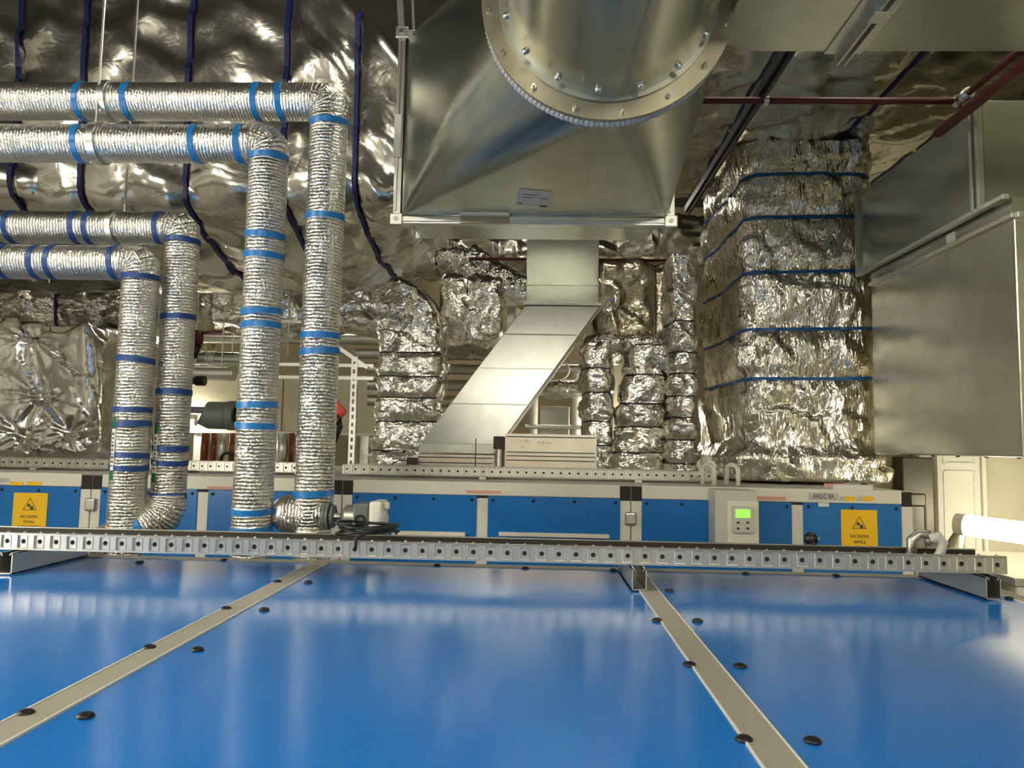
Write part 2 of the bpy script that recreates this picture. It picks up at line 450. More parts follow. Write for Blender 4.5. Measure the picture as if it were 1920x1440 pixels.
# ------------------------------------------------------------------ lamps: glimpsed battens and unseen added ones
def batten(c, axis, length, material, label, group, power=None, drop=0.0):
    """fluorescent batten: white body, lit diffuser below; hung from the ceiling on two rods"""
    c = Vector(c); a = Vector(axis).normalized() * length / 2
    t = thing('fluorescent_light', label, 'light', c, group)
    MB().bar(c - a + Zv * .045, c + a + Zv * .045, .07, .05).build('light_housing', M['door'], t, bevel=.005)
    MB().tube([c - a * .985, c + a * .985], .035, 16).build('diffuser', material, t, smooth=True, angle=1)
    for s_ in (-1, 1): MB().tube([c + a * s_ * .985, c + a * s_], .038, 16).build('end_cap', M['light_grey'], t, smooth=True, angle=1)
    if drop:
        for s_ in (-.8, .8): MB().cyl(c + a * s_ + Zv * .06, (c.x + a.x * s_, c.y + a.y * s_, ZC), .006, 8).build('hanger', M['zinc'], t)
    return t
for i, (c, ax, L) in enumerate([((-1.6, -1.6, 3.3), Xv, 1.5), ((1.0, -1.6, 3.3), Xv, 1.5), ((-3.4, 1.0, 3.5), Yv, 1.5)]):
    batten(c, ax, L, M['lamp'], 'unseen fluorescent batten on rods, added for fill light', 'added fill battens', drop=1)  # unseen battens added as fill light, outside the view
batten((-2.6, 6.9, 4.35), Xv, 1.5, M['fill_lamp_far'], 'unseen fluorescent batten added over the pipework at the back, left one', 'added back battens', drop=1)  # unseen high batten added to brighten the background
batten((.1, 8.2, 4.35), Xv, 1.5, M['fill_lamp_far'], 'unseen fluorescent batten added behind the slanting galvanised duct', 'added back battens', drop=1)  # second unseen one, added for the same background light

for x, l in ((.05, 'unseen ceiling batten added above the duct transition'), (2.2, 'unseen ceiling batten added above the overhead galvanised duct')):
    batten((x, 3.1, ZC - .09), Xv, 1.5, M['fill_lamp_soft'], l, 'added ceiling battens')  # unseen, added to brighten the slanting duct from above
batten((-3.05, .9, 1.75), Yv, 1.5, M['lamp'], 'unseen fluorescent batten added low in the left aisle beside the near unit', 'low battens', drop=1)  # unseen, added to light the underside of the big foil duct
bx_ = W(300, 790, 6.8)
batten((bx_.x, 6.8, bx_.z), Xv, .68, M['lamp_low'], 'short lit batten glimpsed low behind the shorter foil pipes', 'low battens', drop=1)
batten((1.02, 6.7, 1.98), Yv, .8, M['lamp_low'], 'lit batten hidden low behind the leaning foil riser', 'low battens', drop=1)

# ------------------------------------------------------------------ near air handling unit (blue top)
ZT = 1.35
x_bars = [-2.80, -1.76, -.72, .32, 1.36]
Y0, Y1 = -.25, 2.56
ahu = thing('air_handling_unit', 'near air handling unit with big glossy blue top panels in beige frames', 'air handling unit', (-.7, 1.2, 0))
MB().box(x_bars[0] - .03, x_bars[-1] + .03, Y0, Y1, .12, ZT - .02).build('casing', M['beige'], ahu)
MB().box(x_bars[0] - .03, x_bars[-1] + .03, Y0, Y1, 0, .12).build('plinth', M['dark'], ahu)
HB = .029
for i in range(4):
    MB().box(x_bars[i] + HB, x_bars[i + 1] - HB, Y0 + .06, Y1 - .055, ZT - .022, ZT - .002).build('top_panel', M['blue'], ahu, bevel=.0015)
for x in x_bars:
    mb = MB().box(x - HB + .003, x + HB - .003, Y0 + .06, Y1 - .055, ZT - .02, ZT)
    mb.box(x - HB, x - HB + .003, Y0 + .06, Y1 - .055, ZT - .02, ZT + .001, 1).box(x + HB - .003, x + HB, Y0 + .06, Y1 - .055, ZT - .02, ZT + .001, 1)
    mb.build('frame_bar', [M['beige'], M['edge']], ahu)
for ya, yb in ((Y0, Y0 + .06), (Y1 - .055, Y1)):
    MB().box(x_bars[0] - .03, x_bars[-1] + .03, ya, yb, ZT - .02, ZT + .0005).build('frame_rail', M['beige'], ahu, bevel=.001)
for px, py in [(48, 1337), (160, 1342), (280, 1214), (370, 1218), (424, 1141), (495, 1143), (1232, 1163), (1308, 1164), (1293, 1246), (1388, 1249),
               (1395, 1386), (1524, 1389), (820, 1060), (985, 1065), (1150, 1069), (1255, 1108), (1190, 1106), (1398, 1075), (1568, 1079), (1893, 1122), (520, 1091), (578, 1092), (262, 1054), (100, 1052), (420, 1050)]:
    p = WZ(px, py, ZT)
    MB().sphere((p.x, p.y, ZT), .0125, .0125, .006, 14, 8).build('panel_bolt', M['black'], ahu, smooth=True)

# ------------------------------------------------------------------ cable trays
def rail_mesh(x0, x1, y, zb, zt, pitch, out, tabw, tabh, r):
    """perforated side rail at depth y, outward direction out (-1 faces the camera)"""
    mb = MB(); n = max(1, int(round((x1 - x0) / pitch))); pw = (x1 - x0) / n; zc = (zb + zt) / 2
    dn = -out * .004
    for i in range(n):
        a = x0 + i * pw; cx = a + pw / 2
        outer = [(a, zb), (cx, zb), (a + pw, zb), (a + pw, zc), (a + pw, zt), (cx, zt), (a, zt), (a, zc)]
        tab = [(cx + dx * tabw / 2, zc + dz * tabh / 2) for dx, dz in ((-1, -1), (0, -1), (1, -1), (1, 0), (1, 1), (0, 1), (-1, 1), (-1, 0))]
        hol = [(cx + r * math.cos(t), zc + r * math.sin(t)) for t in [-.75 * PI + k * PI / 4 for k in range(8)]]
        vs = [(p[0], y, p[1]) for p in outer] + [(p[0] + (p[0] - cx) * .06, y, p[1] + (p[1] - zc) * .06) for p in tab] + [(p[0], y + out * .0016, p[1]) for p in tab] + [(p[0] - (p[0] - cx) * .07, y + dn, p[1] - (p[1] - zc) * .06) for p in tab] + \
             [(p[0], y + dn, p[1]) for p in hol] + [(p[0], y + dn - out * .007, p[1]) for p in hol]
        fs = []
        for lay in range(5):
            for k in range(8): fs.append((lay * 8 + k, lay * 8 + (k + 1) % 8, lay * 8 + 8 + (k + 1) % 8, lay * 8 + 8 + k))
        mb.add(vs, fs)
        if out < 0 and pitch > .04: mb.sphere((cx, y + .008, zt + .002), .0045, .0045, .004, 8, 5)
    for z, s_ in ((zt, 1), (zb, -1)):
        ya, yb = sorted((y, y - out * .014)); mb.box(x0, x1, ya, yb, z - .0012, z + .0012)
    mb.box(x0, x1, y - out * .0105 - .0006, y - out * .0105 + .0006, zb + .002, zt - .002, 1)  # dark sheet behind the holes stands in for shade inside the tray
    return mb
def cable_tray(label, x0, x1, ya, yb, zb, h, pitch, extra=None):
    t = thing('cable_tray', label, 'cable tray', ((x0 + x1) / 2, (ya + yb) / 2, zb), 'perforated cable trays')
    rail_mesh(x0, x1, ya, zb, zb + h, pitch, -1, .030, h * .78, .0072).build('side_rail', [M['tray'], M['dark']], t)
    rail_mesh(x0, x1, yb, zb, zb + h, pitch, 1, .030, h * .78, .0072).build('side_rail', [M['tray'], M['dark']], t)
    mb = MB(); n = int((x1 - x0) / .1)
    for i in range(n):
        a = x0 + (x1 - x0) * i / n; b = a + (x1 - x0) / n
        mb.box(a, b - .02, ya + .002, yb - .002, zb, zb + .002)
    for f in (.12, .5, .88): mb.box(x0, x1, ya + (yb - ya) * f - .02, ya + (yb - ya) * f + .02, zb - .0005, zb + .0025)
    mb.build('tray_base', M['zinc'], t)
    return t
zb1 = W(960, 1053, 2.2).z; h1 = W(960, 1022, 2.2).z - zb1
cable_tray('front perforated steel cable tray across the back of the near blue unit', -2.1, W(1888, 1045, 2.2).x, 2.2, 2.365, zb1, h1, .05)
def strut(label, x, ya, yb, z0, z1, name='strut_channel', group='tray struts'):
    mb = MB(); h = .0205; t = .003
    mb.box(x - h, x + h, ya, yb, z0, z0 + t).box(x - h, x - h + t, ya, yb, z0, z1).box(x + h - t, x + h, ya, yb, z0, z1)
    mb.box(x - h, x - h + .010, ya, yb, z1 - t, z1).box(x + h - .010, x + h, ya, yb, z1 - t, z1)
    mb.box(x - h + .010 - t, x - h + .010, ya, yb, z1 - .008, z1).box(x + h - .010, x + h - .010 + t, ya, yb, z1 - .008, z1)
    o = mb.build(name, M['zinc']); tag(o, label, 'strut channel', group)
    return o
sx = W(1197, 1075, 2.17).x
strut('short channel strut under front tray beside right beige bar', sx, 2.15, 2.52, ZT + .002, zb1 - .003)
strut('short channel strut under front tray at its right end', W(1868, 1085, 2.17).x - .02, 2.15, 2.52, ZT + .002, zb1 - .003)
strut('short channel strut under front tray at its far left', W(20, 1040, 2.17).x, 2.15, 2.52, ZT + .002, zb1 - .003)

# ------------------------------------------------------------------ far air handling unit in four bolted sections
YA = 3.9; ZA = W(1000, 906, YA).z
def pxX(px, y=960, Y=None): return W(px, y, Y or YA).x
stripZ = (W(1000, 931, YA).z, ZA)
def ahu_section(label, x0, x1, mulls, panels, joints, depth=2.3, labels=()):
    t = thing('air_handling_unit', label, 'air handling unit', ((x0 + x1) / 2, YA + 1.0, 0), 'sections of the far air handling unit')
    MB().box(x0, x1, YA + .012, YA + depth, .12, ZA - .004).build('casing', M['light_grey'], t)
    MB().box(x0, x1, YA + .03, YA + depth, 0, .12).build('plinth', M['dark'], t)
    a = x0 + (.055 if joints[0] else 0); b = x1 - (.055 if joints[1] else 0)
    MB().box(a, b, YA, YA + .06, stripZ[0], ZA).build('top_rail', M['white_frame'], t, bevel=.004)
    MB().box(a, b, YA, YA + .06, .14, .21).build('bottom_rail', M['white_frame'], t, bevel=.004)
    for j, x in ((joints[0], x0), (joints[1], x1)):
        if j:
            s_ = 1 if x == x0 else -1
            xa, xb = sorted((x + s_ * .002, x + s_ * .058))
            MB().box(xa, xb, YA, YA + .05, .14, stripZ[0] - .012).build('corner_post', M['white_frame'], t, bevel=.003)
            MB().box(xa, xb, YA + .006, YA + .05, stripZ[0] - .012, ZA - .006).build('corner_block', M['dark'], t)
    for x in mulls: MB().box(x - .031, x + .031, YA + .002, YA + .05, .21, stripZ[0] - .014).build('mullion', M['white_frame'], t, bevel=.003); MB().box(x - .031, x + .031, YA + .004, YA + .04, stripZ[0] - .014, stripZ[0]).build('corner_block', M['dark'], t)
    for (pa, pb) in panels:
        p = MB().box(pa, pb, YA - .006, YA + .014, .2, stripZ[0] - .002).build('door_panel', M['blue_front'], t, bevel=.002)
        nb = max(2, int((pb - pa) / .19))
        for i in range(nb + 1):
            x = pa + .025 + (pb - pa - .05) * i / nb
            MB().sphere((x, YA - .006, stripZ[0] - .022), .009, .005, .009, 10, 6).build('panel_bolt', M['black'], p, smooth=True)
    return t
J = [pxX(168), pxX(640), pxX(1183), pxX(1712)]
mB, mC, mD = pxX(379), pxX(904), pxX(1495)
PW = .036
secA = ahu_section('leftmost section of the far unit with a yellow warning sign', J[0] - 2.6, J[0] - .001, [], [(J[0] - 2.5, J[0] - .055)], (0, 1))
secB = ahu_section('far unit section behind the four foil pipes', J[0] + .001, J[1] - .001, [mB], [(J[0] + .055, mB - .029), (mB + .029, J[1] - .055)], (1, 1))
secC = ahu_section('far unit section in the middle with two plain blue panels', J[1] + .001, J[2] - .001, [mC], [(J[1] + .055, mC - .029), (mC + .029, J[2] - .055)], (1, 1))
secD = ahu_section('right section of the far unit with AHU-C RA nameplate', J[2] + .001, J[3], [mD], [(J[2] + .055, mD - .029), (mD + .029, J[3] - .06)], (1, 1))
for sec, px, py in ((secA, 168, 946), (secC, 1183, 973)):
    c = W(px, py, YA - .02)
    mb = MB().box(c.x - .03, c.x + .03, YA - .026, YA - .001, c.z - .035, c.z + .035)
    mb.build('hinge', M['zinc'], sec, bevel=.012, seg=3)
def plate(sec, name, x0, x1, y0, y1, m, Y=None, th=.003, bevel=0):
    X0, X1, Z0, Z1 = rect(x0, x1, y0, y1, Y or YA - .001)
    yy = (Y or YA) - .0005
    return MB().box(X0, X1, yy - th, yy, Z0, Z1).build(name, m, sec, bevel=bevel)
def warning_sign(sec, x0, x1, y0, y1):
    Y = YA - .006
    X0, X1, Z0, Z1 = rect(x0, x1, y0, y1, Y)
    s_ = MB().box(X0, X1, Y - .004, Y - .0005, Z0, Z1).build('warning_sign', M['yellow'], sec, bevel=.0015)
    cx = (X0 + X1) / 2; H = Z1 - Z0; Wd = X1 - X0
    def tri(r0, r1, cz):
        mb = MB(); vs = []
        for rr in (r0, r1):
            for k in range(3):
                a = PI / 2 + k * 2 * PI / 3; vs.append((cx + rr * math.cos(a), Y - .0048, cz + rr * math.sin(a)))
        mb.add(vs, [(k, (k + 1) % 3, 3 + (k + 1) % 3, 3 + k) for k in range(3)]); return mb
    cz = Z1 - H * .30
    tri(Wd * .235, Wd * .20, cz).build('triangle', M['ink'], s_)
    g = MB()
    for dx, dz, r in ((-.03, .015, .055), (.06, -.055, .06)):
        n = 20; c0 = len(g.v); vs = [(cx + dx * Wd, Y - .0048, cz + dz * Wd)]
        for k in range(n):
            rr = r * Wd * (1.0 if k % 2 else .78); a = 2 * PI * k / n; vs.append((cx + dx * Wd + rr * math.cos(a), Y - .0048, cz + dz * Wd + rr * math.sin(a)))
        g.add(vs, [(0, 1 + k, 1 + (k + 1) % n) for k in range(n)])
    g.build('gear_symbol', M['ink'], s_)
    for k, (tx, wd) in enumerate((('NO ENTRY', .52), ('WHILE', .34), ('MACHINERY', .62), ('IN MOTION', .6))):
        words(tx, H * .095, s_, (cx, Y - .0046, Z1 - H * (.55 + .115 * k)), M['ink'], 'lettering', wd * Wd)
warning_sign(secA, 24, 88, 924, 1006)
warning_sign(secD, 1577, 1645, 956, 1047)
lab = plate(secD, 'nameplate', 1516, 1571, 924, 938, M['grey_label'])
X0, X1, Z0, Z1 = rect(1516, 1571, 924, 938, YA - .001)
words('AHU-C RA', (Z1 - Z0) * .95, lab, ((X0 + X1) / 2, YA - .0042, (Z0 + Z1) / 2), M['ink'], 'lettering', (X1 - X0) * .72)
for x0, x1 in ((1574, 1584), (1607, 1617)): plate(secD, 'sticker', x0, x1, 931, 939, M['grey_label'])
for x0, x1 in ((1584, 1603), (1617, 1637)): plate(secD, 'sticker', x0, x1, 931, 939, M['yellow'])
plate(secD, 'label_strip', 1562, 1636, 909, 919, M['label'], YA + .02, .004)
plate(secD, 'label_strip', 1545, 1600, 907, 914, M['pink'], YA + .03, .004)
plate(secD, 'sticker', 1534, 1554, 943, 950, M['label'], YA - .006)
plate(secD, 'sticker', 1420, 1473, 931, 937, M['pink'])
plate(secC, 'sticker', 875, 939, 920, 925, M['pink'])
plate(secB, 'sticker', 388, 436, 912, 917, M['pink'])
plate(secA, 'sticker', -10, 17, 896, 904, M['grey_label'])
for x0, x1 in ((19, 44), (52, 78)): plate(secA, 'sticker', x0, x1, 903, 910, M['yellow'])
for sec, x0, x1, y0, y1 in ((secC, 735, 873, 996, 1004), (secC, 935, 1142, 999, 1007)): plate(sec, 'drip_ledge', x0, x1, y0, y1, M['white_frame'], YA - .006, .02, .004)

zb2 = W(1000, 897, 4.35).z; zb2 = max(zb2, ZA + .012); h2 = .052
cable_tray('rear perforated tray on the far unit, in front of the damper boxes', pxX(642, 885, 4.35), pxX(1338, 885, 4.35), 4.35, 4.52, zb2, h2, .05)
cable_tray('rear perforated tray on the far unit, below the quilted foil duct', -3.6, pxX(575, 885, 4.35), 4.35, 4.52, zb2, h2, .05)
for px, l in ((1197, 'low channel foot under right end of rear tray'), (905, 'low channel foot under rear tray below the warm-toned dampers'), (330, 'low channel foot under left rear tray behind the foil pipes'), (60, 'low channel foot under left rear tray below quilted foil')):
    x = pxX(px, 890, 4.3)
    tag(MB().box(x - .02, x + .02, 4.3, 4.56, ZA - .004, zb2 - .002).build('strut_channel', M['zinc'], bevel=.002), l, 'strut channel', 'rear tray feet')
# cable drop-outs at the rear tray's end
for k, (px, l) in enumerate(((1333, 'white hooked conduit at the rear tray end, nearest the tray'), (1378, 'white hooked conduit beside the drive, next to foil column'))):
    a = W(px - 14, 905, 4.1); b = W(px + 8, 905, 4.02)
    top = W(px - 3, 872, 4.06).z
    pts = [(a.x, 4.12, ZA + .003)] + [(a.x + (b.x - a.x) * (1 - math.cos(t)) / 2, 4.12 - .08 * (1 - math.cos(t)) / 2, top - .03 + .03 * math.sin(t)) for t in [PI * i / 8 for i in range(9)]] + [(b.x, 4.04, ZA + .003)]
    tag(MB().tube(pts, .013, 12).build('conduit', M['cream'], smooth=True), l, 'conduit', 'hooked conduits')

# drive with display
def drive():
    X0, X1, Z0, Z1 = rect(1341, 1420, 919, 1040, 3.74)
    t = thing('motor_drive', 'cream motor drive with green display on the far unit', 'motor drive', ((X0 + X1) / 2, 3.8, Z0))
    MB().box(X0, X1, 3.74, YA - .007, Z0, Z1).build('housing', M['light_grey'], t, bevel=.008)
    fx0, fx1, fz0, fz1 = rect(1364, 1421, 938, 1040, 3.72)
    MB().box(fx0, X1 + .004, 3.718, 3.745, Z0, fz1).build('front_cover', M['cream'], t, bevel=.01)
    k0, k1, k2, k3 = rect(1374, 1414, 950, 1000, 3.7)
    kp = MB().box(k0, k1, 3.695, 3.72, k2, k3).build('keypad', M['light_grey'], t, bevel=.008)
    s0, s1, s2, s3 = rect(1379, 1407, 955, 971, 3.694)
    MB().box(s0, s1, 3.6925, 3.697, s2, s3).build('display', M['lcd'], kp)
    for px in (1384, 1402):
        for py in (980, 991):
            c = W(px, py, 3.694); MB().sphere(c, .008, .004, .006, 10, 6).build('button', M['ink'], kp, smooth=True)
drive()

# ------------------------------------------------------------------ four foil pipes with blue tape
def foil_pipe(label, Y, D, pxv, pyv, run_px, run_py, left_x, bands_v, bands_h, zbot, tape, jacket='jacket'):
    x = W(pxv, pyv, Y).x; z = W(run_px, run_py, Y).z; r = D / 2
    t = thing('insulated_pipe', label, 'insulated pipe', (x, Y, zbot), 'foil jacketed pipes')
    ch = .06
    # a slight irregularity so that the jacket is not a perfect cylinder
    def sub(a, b, n):
        a = Vector(a); b = Vector(b); return [a.lerp(b, i / n) for i in range(n + 1)]
    MB().tube(sub((left_x, Y, z), (x - ch, Y, z), 40), r, 40, cap=False).build('horizontal_run', M['jacket_run'], t, smooth=True)
    MB().tube([(x - ch - .002, Y, z), (x - ch, Y, z), (x - ch * .25, Y, z - ch * .05), (x - ch * .05, Y, z - ch * .25), (x, Y, z - ch), (x, Y, z - ch - .002)], r * 1.012, 40, cap=False).build('elbow', M['jacket'], t, smooth=True, angle=.3)
    rs = [r * (1 + .022 * noise.noise(Vector((x * 3, i * .45, Y)))) for i in range(41)]
    MB().tube(sub((x, Y, z - ch), (x, Y, zbot), 40), rs, 40, cap=True).build('riser', M['jacket'], t, smooth=True)
    for py in bands_v:
        zz = W(pxv, py, Y).z
        MB().ring_band((x, Y, zz), (random.uniform(-.07, .07), random.uniform(-.1, .04), 1), r * .97, r * 1.045, .0115, 36).build('tape_band', M[tape], t, smooth=True, angle=.6)
    for px in bands_h:
        xx = W(px, run_py, Y).x
        MB().ring_band((xx, Y, z), (1, random.uniform(-.05, .05), random.uniform(-.05, .05)), r * .97, r * 1.035, .0115, 36).build('tape_band', M[tape], t, smooth=True, angle=.6)
    return t, x, z
p1, x1_, z1_ = foil_pipe('tallest foil pipe with bright blue tape, nearest the valve actuator', 2.85, .147, 602, 600, 300, 191, -3.4, (233, 408, 630, 660, 925), (160, 247, 487, 530), W(600, 985, 2.85).z, 'tape')
p2, x2_, z2_ = foil_pipe('foil pipe with bright blue tape dropping second from the valve actuator', 2.80, .147, 490, 600, 300, 270, -3.4, (298, 443, 481, 585, 612, 760, 798, 957, 992), (155, 372, 455), .0, 'tape')
p3, x3_, z3_ = foil_pipe('thinner foil pipe with dark blue tape ending in a slanted bottom elbow', 3.15, .142, 334, 600, 150, 427, -3.6, (453, 596, 736, 840, 866, 930), (2, 28, 148, 173, 303), W(325, 950, 3.15).z, 'tape_dark')
p4, x4_, z4_ = foil_pipe('shortest foil pipe with dark blue tape, beside the quilted foil duct', 3.05, .146, 253, 700, 130, 492, -3.6, (521, 676, 769, 796, 854, 876), (14, 75, 105, 222), .0, 'tape_dark')
# bottom elbow of the slanted pipe
zz = W(325, 950, 3.15).z
MB().tube([(x3_ + .005, 3.13, zz + .05), (x3_ + .005, 3.13, zz + .01), (x3_ - .01, 3.12, zz - .03), (x3_ - .05, 3.1, zz - .065), (x3_ - .13, 3.06, zz - .11), (x3_ - .3, 3.0, zz - .2)], [.07, .078, .085, .083, .076, .07], 32).build('bottom_elbow', M['jacket'], p3, smooth=True)
MB().tube([(x3_ - .2, 3.03, zz - .15), (x3_ - .3, 3.0, zz - .2), (x3_ - .3, 3.0, 0)], .06, 16).build('lower_pipe', M['jacket'], p3, smooth=True)
MB().ring_band((x3_ - .075, 3.09, zz - .08), (1, .2, .62), .07, .088, .022, 32).build('tape_band', M['tape'], p3, smooth=True, angle=.6)
# valve body under the tallest pipe
zv = W(590, 965, 2.85).z
MB().sphere((x1_ - .10, 2.85, zv), .06, .072, .072, 24, 14).build('valve_wrap', M['jacket_run'], p1, smooth=True)
MB().tube([(x1_ - .1, 2.85, zv), (x1_ + .05, 2.85, zv)], .073, 28).build('valve_wrap', M['jacket'], p1, smooth=True)
MB().tube([(x1_, 2.85, zv), (x1_, 2.85, 0)], .07, 24).build('riser_foot', M['jacket'], p1, smooth=True)
# flow labels on the two dark-taped pipes
def flow_label(pipe, x, Y, r, pyt, pyb, pxv):
    zt, zb_ = W(pxv, pyt, Y).z, W(pxv, pyb, Y).z; H = zt - zb_
    def patch(a, b, z0, z1, e=.0035):
        mb = MB(); n = 6; vs = []
        for z in (z0, z1):
            for rr in (r + e, r - .002):
                for k in range(n + 1):
                    an = a + (b - a) * k / n; vs.append((x + rr * math.sin(an), Y - rr * math.cos(an), z))
        m_ = n + 1; fs = []
        for k in range(n):
            fs += [(k, k + 1, 2 * m_ + k + 1, 2 * m_ + k), (m_ + k, 3 * m_ + k, 3 * m_ + k + 1, m_ + k + 1), (k, m_ + k, m_ + k + 1, k + 1), (2 * m_ + k, 2 * m_ + k + 1, 3 * m_ + k + 1, 3 * m_ + k)]
        fs += [(0, 2 * m_, 3 * m_, m_), (n, m_ + n, 3 * m_ + n, 2 * m_ + n)]
        return mb.add(vs, fs)
    a0, a1 = -.62, -.36
    L_ = patch(a0, a1, zb_, zt).build('flow_label', M['label'], pipe)
    for f0, f1 in ((.82, 1.0), (0.0, .16)): patch(a0, a1, zb_ + H * f0, zb_ + H * f1, .0045).build('colour_band', M['green'], L_)
    mb = MB()
    for k in range(9):
        z = zb_ + H * (.22 + k * .062); q = patch(a0 + .05, a1 - .05, z, z + H * (.02 + .02 * ((k * 7) % 3) / 2), .0042); mb.add(q.v, q.f)
    mb.build('lettering', M['ink'], L_)
flow_label(p4, x4_, 3.05, .073, 784, 900, 253)
flow_label(p3, x3_, 3.15, .071, 795, 904, 334)
# hanger rods for the upper pipes
for (pxa, pxb, Y, z, l, k) in ((205, 192, 2.80, z2_, 'thin threaded rod holding both upper foil pipes', 1), (262, 249, 3.2, None, 'thin threaded rod in front of the dark foil duct', 0)):
    a = W(pxb, 150, Y)
    t = thing('hanger_rod', l, 'hanger rod', (a.x, Y, 0))
    t.location.z = a.z
    if k:
        MB().cyl((a.x, Y - .02, z - .02), (a.x, Y - .02, ZC), .005, 8).build('rod', M['zinc'], t)
        MB().ring_band((a.x + .01, 2.80, z), (1, 0, 0), .0735, .082, .014, 32).build('clamp', M['zinc'], t, smooth=True, angle=.6)
        MB().ring_band((a.x + .01, 2.85, z1_), (1, 0, 0), .0735, .082, .014, 32).build('clamp', M['zinc'], t, smooth=True, angle=.6)
    else:
        MB().cyl((a.x, Y, z3_ + .08), (a.x, Y, ZC), .005, 8).build('rod', M['zinc'], t)
        MB().ring_band((a.x, 3.15, z3_), (1, 0, 0), .072, .08, .012, 32).build('clamp', M['zinc'], t, smooth=True, angle=.6)
# actuator
def actuator():
    Y = 2.76
    c0 = W(612, 968, Y)
    t = thing('valve_actuator', 'grey and white valve actuator beside the tallest foil pipe', 'valve actuator', W(665, 990, Y))
    z = c0.z
    X = lambda px: W(px, 968, Y).x
    mb = MB()
    for px, r in ((607, .045), (614, .05), (622, .042)): mb.cyl((X(px), Y, z), (X(px) + .010, Y, z), r, 24)
    mb.build('valve_flange', M['grey_plastic'], t, smooth=True, angle=.6)
    MB().cyl((X(600), Y, z), (X(645), Y, z), .012, 12).build('stem', M['zinc'], t, smooth=True)
    MB().tube([(X(640), Y, z), (X(646), Y, z), (X(650), Y, z), (X(672), Y, z)], [.02, .038, .044, .044], 20).build('yoke', M['galv_dull'], t, smooth=True, angle=.6)
    h = MB().box(X(668), X(697), Y - .055, Y + .06, z - .06, z + .052).build('gearbox', M['grey_plastic'], t, bevel=.006)
    MB().ring_band((X(682), Y - .056, z - .005), (0, 1, 0), .012, .02, .006, 18).build('cable_gland', M['black'], h, smooth=True, angle=.6)
    MB().box(X(697), X(722), Y - .058, Y + .062, z - .062, z + .062).build('cover', M['cream'], t, bevel=.012, seg=3)
    MB().sphere((X(716), Y - .03, z - .005), .032, .04, .042, 18, 10).build('dial', M['grey_label'], t, smooth=True)
    for dz in (-.045, .045): MB().box(X(720), X(731), Y - .02, Y + .0, z + dz - .012, z + dz + .012).build('lug', M['cream'], t, bevel=.003)
actuator()
def coil():
    c = W(690, 1000, 2.32); pts = []
    zc = zb1 + h1 + .012
    mbv = []
    for k in range(4 * 22 + 1):
        a = 2 * PI * k / 22; j = k / 22
        pts.append((c.x + (.088 + .009 * math.sin(j * 2.1)) * math.cos(a), 2.32 + (.09 + .008 * math.cos(j * 1.7)) * math.sin(a), zc + .007 * j + .006 * math.sin(a * 1.5)))
    end = W(668, 1027, 2.19)
    pts += [(c.x + .04, 2.21, zc + .02), (c.x - .005, 2.185, zc), (end.x, 2.183, end.z)]
    tag(MB().tube(pts, .0042, 8).build('cable_coil', M['cable'], smooth=True), 'black cable coil lying on the front tray under the actuator', 'cable')
coil()
# knob standing on the tray
kc = W(1521, 1010, 2.40)
tag(MB().sphere((kc.x, 2.40, kc.z), .023, .022, .021, 20, 12).tube([(kc.x, 2.40, kc.z - .01), (kc.x, 2.366, zb1 + h1 - .012)], .012, 16).build('cable_gland', M['black'], smooth=True), 'small round black knob peeping over front tray beside yellow sign', 'cable gland')

